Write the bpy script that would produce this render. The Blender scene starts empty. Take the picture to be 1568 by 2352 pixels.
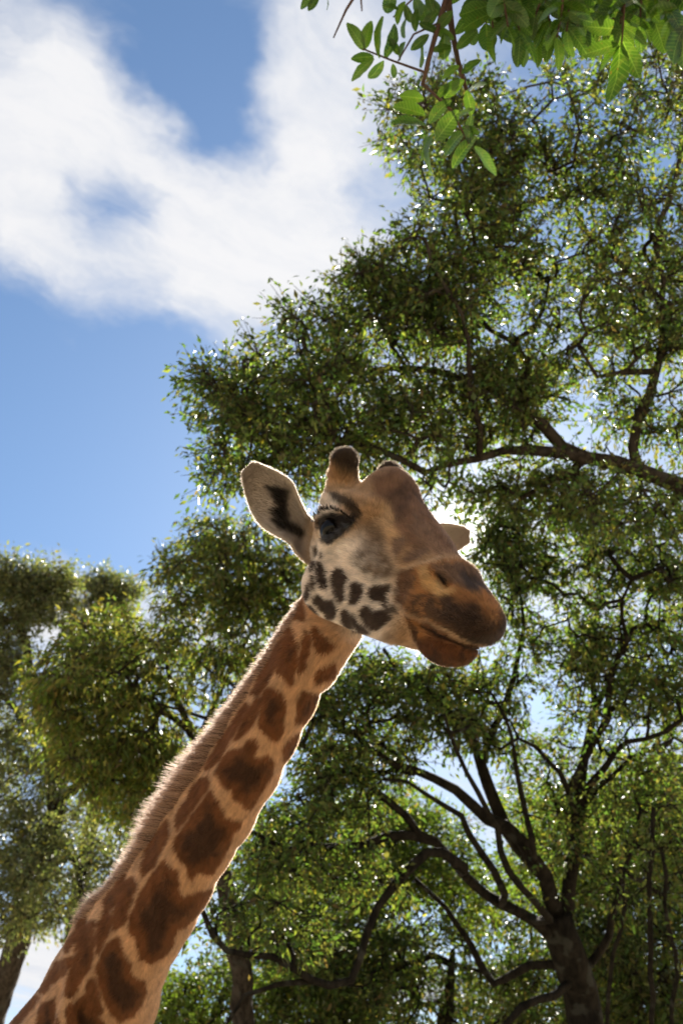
import bpy, math, random, os
import numpy as np
from mathutils import Vector, Matrix

# ------------------------------------------------------------------ camera, sky, sun, exposure
scene = bpy.context.scene
PITCH = math.radians(38.0)
CAM = np.array([0.0, 0.0, 1.6])
F, CX, CY = 2287.0, 784.0, 1176.0            # photo pixels at a 1568 x 2352 view of the photograph
RIGHT = np.array([1.0, 0, 0])
FWD = np.array([0, math.cos(PITCH), math.sin(PITCH)])
UP = np.array([0, -math.sin(PITCH), math.cos(PITCH)])
CAMR = np.stack([RIGHT, UP, -FWD], 1)        # columns: right, up, towards the viewer

def at(u, v, depth):
    """a pixel of the photograph and a distance along the view axis -> world point"""
    return CAM + depth * (FWD + RIGHT * (u - CX) / F - UP * (v - CY) / F)

def direction(u, v):
    d = FWD + RIGHT * (u - CX) / F - UP * (v - CY) / F
    return d / np.linalg.norm(d)

cam_data = bpy.data.cameras.new('camera')
cam = bpy.data.objects.new('camera', cam_data)
scene.collection.objects.link(cam)
cam_data.sensor_fit = 'VERTICAL'
cam_data.sensor_height = 36.0
cam_data.lens = 36.0 * F / 2352.0
cam_data.clip_start, cam_data.clip_end = 0.05, 6000.0
cam.location = CAM
cam.rotation_euler = (math.pi / 2 + PITCH, 0, 0)
cam_data.dof.use_dof = True
cam_data.dof.focus_distance = 2.25
cam_data.dof.aperture_fstop = 5.0
cam_data.dof.aperture_blades = 7
scene.camera = cam

SUN = direction(1086, 1216)                  # the sun stands just behind the far ear
SUN_EL = math.asin(SUN[2]); SUN_AZ = math.atan2(SUN[0], SUN[1])
sun_data = bpy.data.lights.new('sun', 'SUN')
sun_data.energy = 5.0
sun_data.angle = math.radians(0.6)
sun_data.color = (1.0, 0.93, 0.82)
sun = bpy.data.objects.new('sun', sun_data)
scene.collection.objects.link(sun)
sun.rotation_euler = Vector(SUN).to_track_quat('Z', 'Y').to_euler()

scene.view_settings.view_transform = 'Standard'
scene.view_settings.look = 'None'
scene.view_settings.gamma = 1.0
scene.view_settings.exposure = 2.6
scene.cycles.max_bounces = 8
scene.cycles.diffuse_bounces = 4
scene.cycles.transmission_bounces = 4
scene.cycles.transparent_max_bounces = 8
scene.cycles.sample_clamp_indirect = 6.0

class NT:
    """small helper for node trees"""
    def __init__(self, tree):
        self.t = tree; self.n = tree.nodes; self.l = tree.links
    def new(self, kind, **kw):
        nd = self.n.new(kind)
        for k, v in kw.items():
            if k.startswith('i_'):
                key = k[2:]
                key = int(key) if key.isdigit() else key.replace('_', ' ')
                nd.inputs[key].default_value = v
            else:
                setattr(nd, k, v)
        return nd
    def link(self, a, b): self.l.new(a, b)
    def math(self, op, a, b=None, clamp=False):
        nd = self.n.new('ShaderNodeMath'); nd.operation = op; nd.use_clamp = clamp
        for i, x in enumerate((a, b)):
            if x is None: continue
            if isinstance(x, (int, float)): nd.inputs[i].default_value = x
            else: self.l.new(x, nd.inputs[i])
        return nd.outputs[0]
    def vmath(self, op, a, b=None):
        nd = self.n.new('ShaderNodeVectorMath'); nd.operation = op
        for i, x in enumerate((a, b)):
            if x is None: continue
            if isinstance(x, (tuple, list)): nd.inputs[i].default_value = x
            else: self.l.new(x, nd.inputs[i])
        return nd.outputs['Value'] if op in ('DOT_PRODUCT', 'LENGTH', 'DISTANCE') else nd.outputs['Vector']
    def mix(self, f, a, b):
        nd = self.n.new('ShaderNodeMix'); nd.data_type = 'RGBA'
        if isinstance(f, (int, float)): nd.inputs[0].default_value = f
        else: self.l.new(f, nd.inputs[0])
        for i, x in ((6, a), (7, b)):
            if isinstance(x, (tuple, list)): nd.inputs[i].default_value = (*x[:3], 1)
            else: self.l.new(x, nd.inputs[i])
        return nd.outputs[2]
    def ramp(self, f, lo, hi, smooth=True):
        nd = self.n.new('ShaderNodeMapRange')
        if smooth: nd.interpolation_type = 'SMOOTHSTEP'
        nd.inputs[1].default_value = lo; nd.inputs[2].default_value = hi
        self.l.new(f, nd.inputs[0])
        return nd.outputs[0]

def build_sky():
    world = bpy.data.worlds.new('World'); scene.world = world
    world.use_nodes = True
    w = NT(world.node_tree); w.n.clear()
    out = w.new('ShaderNodeOutputWorld'); bg = w.new('ShaderNodeBackground')
    bg.inputs['Strength'].default_value = 0.05
    w.link(bg.outputs[0], out.inputs[0])
    sky = w.new('ShaderNodeTexSky'); sky.sky_type = 'NISHITA'; sky.sun_disc = False
    sky.sun_elevation = SUN_EL; sky.sun_rotation = SUN_AZ
    sky.air_density = 1.0; sky.dust_density = 0.2; sky.ozone_density = 2.0
    co = w.new('ShaderNodeTexCoord')
    d = w.vmath('NORMALIZE', co.outputs['Generated'])
    sp = w.new('ShaderNodeSeparateXYZ'); w.link(d, sp.inputs[0])
    # a flat cloud layer overhead: direction / height
    zc = w.math('ADD', w.math('MAXIMUM', sp.outputs[2], 0.0), 0.25)
    cb = w.new('ShaderNodeCombineXYZ')
    w.link(w.math('DIVIDE', sp.outputs[0], zc), cb.inputs[0])
    w.link(w.math('DIVIDE', sp.outputs[1], zc), cb.inputs[1])
    p = cb.outputs[0]
    def plane(u, v):
        q = direction(u, v); k = max(q[2], 0) + 0.25
        return (q[0] / k, q[1] / k, 0)
    # streaks: the noise is drawn out along the wind
    e1 = (0.86, 0.51, 0); e2 = (-0.51, 0.86, 0)
    st = w.new('ShaderNodeCombineXYZ')
    w.link(w.math('MULTIPLY', w.vmath('DOT_PRODUCT', p, e1), 0.55), st.inputs[0]); w.link(w.math('MULTIPLY', w.vmath('DOT_PRODUCT', p, e2), 1.35), st.inputs[1])
    warp = w.new('ShaderNodeTexNoise', i_Scale=4.5, i_Detail=5.0, i_Roughness=0.6)
    w.link(p, warp.inputs['Vector'])
    wv = w.vmath('SCALE', w.vmath('SUBTRACT', warp.outputs['Color'], (0.5, 0.5, 0.5)))
    wv.node.inputs['Scale'].default_value = 0.17
    pw = w.vmath('ADD', p, wv)
    n1 = w.new('ShaderNodeTexNoise', i_Scale=4.0, i_Detail=7.0, i_Roughness=0.55)
    sw = w.vmath('ADD', st.outputs[0], wv)
    w.link(sw, n1.inputs['Vector'])
    n2 = w.new('ShaderNodeTexNoise', i_Scale=15.0, i_Detail=5.0, i_Roughness=0.6)
    w.link(sw, n2.inputs['Vector'])
    n3 = w.new('ShaderNodeTexNoise', i_Scale=42.0, i_Detail=4.0, i_Roughness=0.6)
    w.link(sw, n3.inputs['Vector'])
    dens = w.math('ADD', w.math('MULTIPLY', n1.outputs[0], 1.3), w.math('MULTIPLY', n2.outputs[0], 0.50))
    dens = w.math('ADD', dens, w.math('MULTIPLY', n3.outputs[0], 0.24))
    dens = w.math('SUBTRACT', dens, 0.79)
    # drifts of cloud and clear gaps where the photograph has them: (u, v, radius, weight)
    for (u, v, r, k) in CLOUDS:
        q = plane(u, v)
        dist = w.vmath('DISTANCE', pw, q)
        g = w.ramp(dist, r, 0.0)
        dens = w.math('ADD', dens, w.math('MULTIPLY', g, k))
    mask = w.ramp(dens, -0.18, 0.66)
    # thin veil and the bright air round the sun
    sd = w.vmath('DOT_PRODUCT', d, tuple(SUN))
    sd = w.math('MAXIMUM', sd, 0.0)
    halo = w.math('ADD', w.math('MULTIPLY', w.math('POWER', sd, 2500.0), 14.0),
                  w.math('ADD', w.math('MULTIPLY', w.math('POWER', sd, 160.0), 1.0),
                         w.math('MULTIPLY', w.math('POWER', sd, 12.0), 0.15)))
    hc = w.new('ShaderNodeCombineXYZ')
    for i, k in enumerate((1.0, 0.97, 0.92)):
        w.link(w.math('MULTIPLY', halo, k), hc.inputs[i])
    skyc = w.vmath('MULTIPLY', sky.outputs[0], SKY_TINT)
    base = w.vmath('ADD', skyc, hc.outputs[0])
    # cloud: thick parts a little greyer
    thick = w.ramp(w.math('ADD', dens, w.math('MULTIPLY', w.math('SUBTRACT', n2.outputs[0], 0.5), 1.6)), 0.1, 1.0)
    cc = w.mix(thick, CLOUD_THIN, CLOUD_THICK)
    cc2 = w.vmath('ADD', cc, hc.outputs[0])
    col = w.mix(mask, base, cc2)
    w.link(col, bg.inputs['Color'])

SKY_TINT = (.45, .51, .53)
CLOUD_THIN = (2.55, 2.64, 2.85)
CLOUD_THICK = (3.0, 3.0, 3.06)
CLOUDS = [(u, v, r / 2287.0, k) for u, v, r, k in [
    (40, 230, 330, .36), (170, 400, 300, .34), (430, 580, 340, .40), (660, 600, 280, .40), (600, 360, 240, .30), (770, 130, 230, .46), (90, 540, 190, .22), (560, 740, 150, .16), (700, 330, 260, .30), (850, 560, 200, .25), (250, 230, 200, .2),
    (380, 60, 270, -.58), (490, 230, 180, -.56), (290, 490, 150, -.70), (30, 770, 260, -.65), (880, 330, 110, -.15),
    (200, 1010, 460, -.85), (450, 1150, 460, -.8), (330, 860, 200, -.4), (165, 810, 90, .30), (110, 1440, 130, .7), (100, 2200, 420, .6), (640, 1960, 300, .35), (900, 2250, 400, .4), (300, 1250, 300, -.6), (10, 1170, 260, -.6), (1250, 500, 500, -.35), (1350, 1000, 500, -.3), (1300, 1600, 500, -.2)]]
build_sky()

# ------------------------------------------------------------------ object helpers
COL = scene.collection
def mesh_object(name, verts, faces, mat=None, parent=None, smooth=True, colors=None):
    me = bpy.data.meshes.new(name)
    verts = np.asarray(verts, np.float32); 
    if isinstance(faces, np.ndarray):
        n, k = faces.shape
        me.vertices.add(len(verts)); me.vertices.foreach_set('co', verts.ravel())
        me.loops.add(n * k); me.loops.foreach_set('vertex_index', faces.astype(np.int32).ravel())
        me.polygons.add(n)
        me.polygons.foreach_set('loop_start', np.arange(0, n * k, k, dtype=np.int32))
        me.polygons.foreach_set('loop_total', np.full(n, k, np.int32))
        me.update(calc_edges=True); me.validate()
    else:
        me.from_pydata([tuple(v) for v in verts], [], faces); me.update()
    if smooth: me.polygons.foreach_set('use_smooth', np.ones(len(me.polygons), bool))
    if colors is not None:
        ca = me.color_attributes.new('coat', 'FLOAT_COLOR', 'POINT')
        c = np.ones((len(verts), 4), np.float32); c[:, :3] = colors
        ca.data.foreach_set('color', c.ravel())
    if mat: me.materials.append(mat)
    o = bpy.data.objects.new(name, me); COL.objects.link(o)
    if parent: o.parent = parent
    return o

def curve_object(name, pts, radius, mat, parent=None, colors=None):
    """pts (n strands, k points, 3); radius (n,k)"""
    n, k, _ = pts.shape
    hc = bpy.data.hair_curves.new(name)
    hc.add_curves([k] * n)
    hc.points.foreach_set('position', pts.astype(np.float32).ravel())
    ra = hc.attributes.get('radius') or hc.attributes.new('radius', 'FLOAT', 'POINT')
    ra.data.foreach_set('value', radius.astype(np.float32).ravel())
    if colors is not None:
        ca = hc.attributes.new('coat', 'FLOAT_COLOR', 'CURVE')
        c = np.ones((n, 4), np.float32); c[:, :3] = colors
        ca.data.foreach_set('color', c.ravel())
    hc.materials.append(mat)
    o = bpy.data.objects.new(name, hc); COL.objects.link(o)
    if parent: o.parent = parent
    return o

def empty(name, loc=(0, 0, 0)):
    o = bpy.data.objects.new(name, None); COL.objects.link(o); o.location = loc
    o.empty_display_size = 0.1
    return o

def tag(o, label=None, category=None, group=None, kind=None):
    for k, v in (('label', label), ('category', category), ('group', group), ('kind', kind)):
        if v: o[k] = v
    return o

def material(name):
    m = bpy.data.materials.new(name); m.use_nodes = True
    t = NT(m.node_tree); t.n.clear()
    out = t.new('ShaderNodeOutputMaterial')
    return m, t, out
# ------------------------------------------------------------------ giraffe
# head frame in camera axes (right, up, towards viewer): A forward, N to the animal's right, D dorsal
HA = np.array([.505, -.116, .855]); HA /= np.linalg.norm(HA)
HN = np.array([-.823, .234, .518]); HN -= HA * (HN @ HA); HN /= np.linalg.norm(HN)
HD = np.cross(HN, HA)
HT = np.array([.0864, -.0811, -2.4275])

def loc(u, v, y):
    r = np.array([(u - CX) / F, -(v - CY) / F, -1.0])
    s = (y + HT @ HN) / (r @ HN); P = s * r - HT
    return np.array([P @ HA, y, P @ HD])
def camP(u, v, depth): return np.array([(u - CX) / F, -(v - CY) / F, -1.0]) * depth
def head_to_cam(p):
    p = np.asarray(p, float); return HT + p[..., 0:1] * HA + p[..., 1:2] * HN + p[..., 2:3] * HD
def cam_to_head(P):
    q = P - HT; return np.stack([q @ HA, q @ HN, q @ HD], -1)
def cam_to_px(P):
    return np.stack([CX + F * P[:, 0] / -P[:, 2], CY - F * P[:, 1] / -P[:, 2]], 1)
def cam_to_world(P): return CAM + P @ CAMR.T
def world_to_cam(P): return (np.asarray(P) - CAM) @ CAMR

def smin(a, b, k):
    h = np.clip(0.5 + 0.5 * (b - a) / k, 0, 1)
    return b * (1 - h) + a * h - k * h * (1 - h)
def smax(a, b, k): return -smin(-a, -b, k)
def ell(p, c, r, R=None):
    q = p - np.asarray(c, np.float32)
    if R is not None: q = q @ R
    r = np.asarray(r, np.float32)
    k0 = np.sqrt(((q / r) ** 2).sum(-1)); k1 = np.sqrt(((q / (r * r)) ** 2).sum(-1)) + 1e-9
    return k0 * (k0 - 1) / k1
def cone(p, a, b, ra, rb):
    a = np.asarray(a, np.float32); b = np.asarray(b, np.float32)
    ab = b - a; t = np.clip(((p - a) @ ab) / (ab @ ab), 0, 1)
    q = p - a - t[:, None] * ab
    return np.sqrt((q * q).sum(-1)) - (ra + (rb - ra) * t)
def rotm(axis, ang): return np.array(Matrix.Rotation(ang, 3, axis))

# eyelids: rims traced on the right side, mirrored with |y|
LID_LO = [loc(u, v, y) for u, v, y in [(731, 1205, .113), (736, 1224, .122), (747, 1237, .127), (761, 1238, .127), (776, 1228, .124), (790, 1214, .119), (808, 1199, .108)]]
LID_UP = [loc(u, v, y) for u, v, y in [(731, 1205, .113), (735, 1191, .121), (748, 1180, .127), (766, 1176, .128), (784, 1181, .124), (797, 1189, .118), (808, 1199, .108)]]
EYE_C = np.array([-.046, .1055, .009]); EYE_R = .0315

def sdf_head(p):
    """p in head frame; right side positive y"""
    q = p.copy(); q[:, 1] = np.sqrt(q[:, 1] ** 2 + 1e-6)
    d = ell(q, (-.085, 0, .02), (.125, .105, .115))
    d = smin(d, cone(q, (.02, 0, .085), (.29, 0, -.04), .074, .057), .05)
    d = smin(d, ell(q, (.06, 0, -.055), (.22, .088, .125)), .05)
    d = smin(d, cone(q, (-.055, .052, -.125), (.20, .03, -.149), .075, .052), .05)
    d = smin(d, cone(q, (-.02, .07, -.02), (.17, .055, -.06), .045, .03), .04)           # cheek ridge
    d = smin(d, ell(q, (-.04, .072, .02), (.075, .058, .058)), .035)                    # orbit
    d = smin(d, cone(q, (-.10, .085, .075), (.055, .078, .082), .028, .022), .03)       # brow
    d = smin(d, ell(q, (-.005, 0, .120), (.068, .058, .070)), .035)                     # median knob
    d = smin(d, cone(q, (-.12, .05, .08), (-.125, .066, .13), .045, .031), .035)        # ossicone
    d = smin(d, cone(q, (-.125, .064, .12), (-.134, .071, .181), .029, .028), .02)
    # muzzle
    up = cone(q, (.27, 0, -.068), (.39, 0, -.085), .064, .055)
    up = smin(up, ell(q, (.404, 0, -.092), (.089, .056, .050)), .03)
    up = smin(up, cone(q, (.325, .030, -.030), (.372, .031, -.052), .034, .027), .022)      # nostril wings
    up = smin(up, cone(q, (.30, .050, -.105), (.43, .030, -.108), .032, .028), .03)      # lip edge
    d = smin(d, up, .04)
    lo = cone(q, (.25, 0, -.145), (.34, 0, -.157), .040, .042)
    lo = smin(lo, ell(q, (.366, 0, -.160), (.074, .042, .043)), .03)
    kk = np.interp(q[:, 0], [.27, .34], [.03, .007])
    d = smin(d, lo, kk)
    # mouth crease
    # nostril slit
    ax = np.array(loc(1034, 1352, .05)) - np.array(loc(996, 1306, .058)); ax /= np.linalg.norm(ax)
    m = (np.array(loc(1034, 1350, .05)) + np.array(loc(1000, 1310, .058))) / 2
    d = smax(d, -cone(q, m - ax * .012 + np.array([0, .004, 0]), m + ax * .022, .009, .014), .008)
    # eye opening and lids
    d = smax(d, -ell(q, EYE_C + np.array([.014, .012, 0]), (.036, .034, .027)), .012)
    for L, r in ((LID_LO, .0052), (LID_UP, .0060)):
        for a, b in zip(L[:-1], L[1:]): d = smin(d, cone(q, a, b, r, r), .008)
    return d

# neck: centre line (pixel, depth) and half width in pixels
NECK = [(752, 1400, 2.575, 56), (700, 1508, 2.63, 66), (654, 1597, 2.70, 70), (606, 1682, 2.77, 75), (562, 1763, 2.85, 79), (500, 1863, 2.95, 83),
        (452, 1932, 3.02, 85), (398, 2020, 3.10, 90), (353, 2084, 3.17, 99), (318, 2130, 3.22, 105), (270, 2197, 3.30, 118), (232, 2290, 3.40, 132), (165, 2425, 3.54, 150)]
NECKP = [(head_to_cam(np.array([-.13, 0, -.05])), .085)] + [(camP(u, v, z), .955 * w * z / F) for u, v, z, w in NECK]
NAPE = np.array([-.80, .58, -.16]); NAPE /= np.linalg.norm(NAPE)

def w2c(x, y, z): return world_to_cam(np.array([x, y, z]))
BODY_AX = cam_to_world(NECKP[-1][0][None])[0] - cam_to_world(NECKP[5][0][None])[0]
BASE_W = cam_to_world(NECKP[-1][0][None])[0]
HEAD2 = np.array([BODY_AX[0], BODY_AX[1]]) / np.hypot(BODY_AX[0], BODY_AX[1])      # horizontal, backwards along the animal
LATW = np.array([-HEAD2[1], HEAD2[0]])
def bodyp(back, lat, z):
    xy = BASE_W[:2] + HEAD2 * back + LATW * lat
    return w2c(xy[0], xy[1], z)
def sdf_neck(P):
    d = None
    for (a, ra), (b, rb) in zip(NECKP[:-1], NECKP[1:]):
        c = cone(P, a, b, ra, rb)
        d = c if d is None else smin(d, c, .03)
    d = smin(d, cone(P, camP(772, 1436, 2.56), camP(722, 1530, 2.64), .068, .058), .03)      # throat
    d = smin(d, cone(P, camP(172, 2225, 3.20), camP(140, 2400, 3.16), .012, .035), .03)      # fold of skin at the shoulder
    # crest under the mane
    for (a, ra), (b, rb) in zip(NECKP[2:-2], NECKP[3:-1]):
        d = smin(d, cone(P, a + NAPE * ra * .80, b + NAPE * rb * .80, ra * .22, rb * .22), .025)
    return d
def sdf_body(P):
    d = ell(P, bodyp(.35, 0, 1.80), (.52, .46, .48))
    d = smin(d, cone(P, bodyp(-.02, 0, BASE_W[2] - .16), bodyp(.35, 0, 1.88), .27, .38), .2)
    d = smin(d, cone(P, bodyp(.35, 0, 1.86), bodyp(1.25, 0, 1.70), .43, .36), .2)
    for s in (-1, 1):
        d = smin(d, cone(P, bodyp(.22, s * .22, 1.75), bodyp(.24, s * .2, 1.0), .17, .075), .1)
        d = smin(d, cone(P, bodyp(.24, s * .2, 1.0), bodyp(.26, s * .2, .95), .082, .080), .04)
        d = smin(d, cone(P, bodyp(.26, s * .2, .95), bodyp(.26, s * .2, .18), .062, .045), .04)
        d = smin(d, cone(P, bodyp(.26, s * .2, .20), bodyp(.22, s * .2, .06), .052, .075), .04)
        d = smin(d, cone(P, bodyp(1.28, s * .2, 1.62), bodyp(1.18, s * .2, 1.08), .21, .10), .1)
        d = smin(d, cone(P, bodyp(1.18, s * .2, 1.08), bodyp(1.36, s * .2, .86), .085, .072), .05)
        d = smin(d, cone(P, bodyp(1.36, s * .2, .86), bodyp(1.32, s * .2, .18), .062, .045), .04)
        d = smin(d, cone(P, bodyp(1.32, s * .2, .20), bodyp(1.28, s * .2, .06), .052, .075), .04)
    return d
def sdf_fine(P):
    P = P.astype(np.float32)
    d = sdf_neck(P)
    d = smin(d, sdf_body(P), .15)
    h = cam_to_head(P).astype(np.float32)
    near = (np.abs(h[:, 0] - .12) < .5) & (np.abs(h[:, 1]) < .3) & (np.abs(h[:, 2]) < .4)
    if near.any():
        dd = sdf_head(h[near])
        d[near] = smin(d[near], dd, .022)
    return d

def surface(sdf, lo, hi, h, keep=None):
    """sparse surface nets"""
    lo = np.asarray(lo, float); H = h * 16
    n = np.ceil((np.asarray(hi) - lo) / H).astype(int)
    c = np.stack(np.meshgrid(*[np.arange(k) for k in n], indexing='ij'), -1).reshape(-1, 3)
    step = 16
    while True:
        P = lo + (c * step + step / 2) * h
        d = sdf(P)
        c = c[np.abs(d) < step * h * .87 * (1.5 if step > 1 else 1.2)]
        if keep is not None: c = c[keep(lo + (c * step + step / 2) * h)]
        if step == 1: break
        sub = 4
        o = np.stack(np.meshgrid(*[np.arange(sub)] * 3, indexing='ij'), -1).reshape(-1, 3)
        c = (c[:, None] * sub + o[None]).reshape(-1, 3); step //= sub
    K = np.int64(1 << 20)
    def key(a): a = a.astype(np.int64) + 8; return (a[..., 0] * K + a[..., 1]) * K + a[..., 2]
    off = np.array([(i, j, k) for i in (0, 1) for j in (0, 1) for k in (0, 1)])
    corners = (c[:, None] + off[None])
    ck = key(corners)
    uk, inv = np.unique(ck.ravel(), return_inverse=True)
    first = np.zeros(len(uk), int); first[inv] = np.arange(inv.size)
    uc = corners.reshape(-1, 3)[first]
    v = sdf(lo + uc * h)
    cv = v[inv].reshape(-1, 8)
    act = (cv.min(1) < 0) & (cv.max(1) >= 0)
    c = c[act]; cv = cv[act]
    edges = [(0, 4), (1, 5), (2, 6), (3, 7), (0, 2), (1, 3), (4, 6), (5, 7), (0, 1), (2, 3), (4, 5), (6, 7)]
    acc = np.zeros((len(c), 3)); cnt = np.zeros(len(c))
    for a, b in edges:
        va, vb = cv[:, a], cv[:, b]; m = (va < 0) != (vb < 0)
        t = np.where(m, va / np.where(m, va - vb, 1), 0)
        acc += np.where(m[:, None], off[a] + t[:, None] * (off[b] - off[a]), 0); cnt += m
    V = lo + (c + acc / cnt[:, None]) * h
    k = key(c); order = np.argsort(k); ks = k[order]
    def find(a):
        q = key(a); i = np.searchsorted(ks, q); i = np.clip(i, 0, len(ks) - 1)
        return np.where(ks[i] == q, order[i], -1)
    faces = []
    for ax, (ci, cj) in enumerate(((0, 4), (0, 2), (0, 1))):
        va, vb = cv[:, ci], cv[:, cj]; m = (va < 0) != (vb < 0)
        cc = c[m]; flip = va[m] < 0
        e1, e2 = np.zeros(3, int), np.zeros(3, int); e1[(ax + 1) % 3] = 1; e2[(ax + 2) % 3] = 1
        q = np.stack([find(cc), find(cc - e1), find(cc - e1 - e2), find(cc - e2)], 1)
        ok = (q >= 0).all(1)
        q = np.where(flip[:, None], q, q[:, ::-1])[ok]
        faces.append(q)
    return V, np.concatenate(faces)

def grad(sdf, P, e=.002):
    g = np.stack([sdf(P + np.eye(3)[i] * e) - sdf(P - np.eye(3)[i] * e) for i in range(3)], 1)
    return g / (np.linalg.norm(g, axis=1, keepdims=True) + 1e-9)
def value_noise(P, scale, seed=0, octaves=3):
    """cheap smooth 3-D noise in [-1,1]"""
    rng = np.random.RandomState(seed); tab = rng.rand(65536) * 2 - 1
    out = np.zeros(len(P)); amp = 1.0; tot = 0
    for o in range(octaves):
        q = P * scale * 2 ** o + 37.7 * (o + 1); i = np.floor(q).astype(np.int64); f = q - i; f = f * f * (3 - 2 * f)
        acc = 0
        for dx in (0, 1):
            for dy in (0, 1):
                for dz in (0, 1):
                    hsh = ((i[:, 0] + dx) * 73856093 ^ (i[:, 1] + dy) * 19349663 ^ (i[:, 2] + dz) * 83492791) & 65535
                    wgt = (f[:, 0] if dx else 1 - f[:, 0]) * (f[:, 1] if dy else 1 - f[:, 1]) * (f[:, 2] if dz else 1 - f[:, 2])
                    acc = acc + tab[hsh] * wgt
        out += acc * amp; tot += amp; amp *= .5
    return out / tot

def poly_sdist(pts, poly):
    """signed distance to a polygon, negative inside"""
    poly = np.asarray(poly, float); a = poly; b = np.roll(poly, -1, 0)
    dmin = np.full(len(pts), 1e9); inside = np.zeros(len(pts), bool)
    for p, q in zip(a, b):
        e = q - p; w = pts - p
        t = np.clip((w @ e) / (e @ e + 1e-9), 0, 1)
        dmin = np.minimum(dmin, np.hypot(*(w - t[:, None] * e).T))
        cond = ((p[1] <= pts[:, 1]) != (q[1] <= pts[:, 1]))
        x = p[0] + (pts[:, 1] - p[1]) / (q[1] - p[1] + 1e-12) * (q[0] - p[0])
        inside ^= cond & (pts[:, 0] < x)
    return np.where(inside, -dmin, dmin)

def Z1(l): return [((850 + x / 1.49333) * .6272, (1600 + y / 1.49333) * .6272) for x, y in l]
def ZH(l): return [(677.4 + .192 * x, 1254.4 + .192 * y) for x, y in l]
def ZE(l): return [(533.1 + .2 * x, 1003.5 + .2 * y) for x, y in l]
def ZN(l): return [(376.3 + .28 * x, 1379.8 + .28 * y) for x, y in l]
def ZM(l): return [(188.2 + .28 * x, 1693.4 + .28 * y) for x, y in l]
def ZB(l): return [(.24 * x, 1975.7 + .24 * y) for x, y in l]

HEAD_PATCHES = [ZH(l) for l in [
    [(255, 20), (285, 20), (290, 110), (270, 130), (250, 90)], [(335, 70), (355, 110), (345, 150), (330, 130)],
    [(215, 180), (245, 170), (260, 240), (240, 300), (205, 330), (205, 280)],
    [(285, 215), (315, 205), (365, 260), (410, 380), (415, 450), (400, 510), (330, 490), (300, 420), (280, 300)],
    [(215, 360), (245, 355), (265, 440), (270, 500), (230, 530), (212, 440)],
    [(470, 320), (520, 280), (590, 310), (640, 390), (620, 500), (620, 640), (570, 685), (530, 650), (480, 520), (465, 420)],
    [(710, 430), (840, 460), (845, 540), (820, 620), (760, 690), (680, 695), (690, 560), (695, 470)],
    [(900, 560), (930, 490), (990, 460), (1180, 460), (1170, 510), (1120, 570), (1120, 680), (1190, 800), (1150, 790), (1080, 700), (1050, 650), (980, 650), (910, 600)],
    [(240, 620), (300, 575), (400, 640), (480, 630), (520, 720), (525, 790), (470, 870), (410, 850), (370, 790), (310, 730), (260, 680)],
    [(155, 760), (200, 700), (240, 720), (320, 840), (360, 900), (350, 940), (290, 915), (200, 860), (170, 820)],
    [(130, 590), (170, 460), (200, 440), (200, 620), (150, 660), (130, 650)],
    [(585, 760), (650, 755), (690, 830), (720, 960), (700, 990), (640, 960), (595, 900), (575, 830)],
    [(705, 800), (740, 830), (780, 900), (850, 960), (915, 1010), (910, 1035), (850, 1040), (770, 1000), (720, 920), (700, 860)],
    [(790, 780), (870, 710), (930, 730), (960, 780), (1040, 770), (1100, 760), (1185, 850), (1120, 890), (1060, 950), (1000, 1000), (930, 970), (850, 920), (800, 830)],
    [(510, 930), (540, 920), (620, 990), (630, 1015), (580, 1005), (520, 960)],
    [(700, 1030), (760, 1050), (850, 1100), (800, 1110), (730, 1080), (695, 1050)],
    [(1180, 700), (1230, 740), (1240, 810), (1200, 780)]]]
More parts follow.
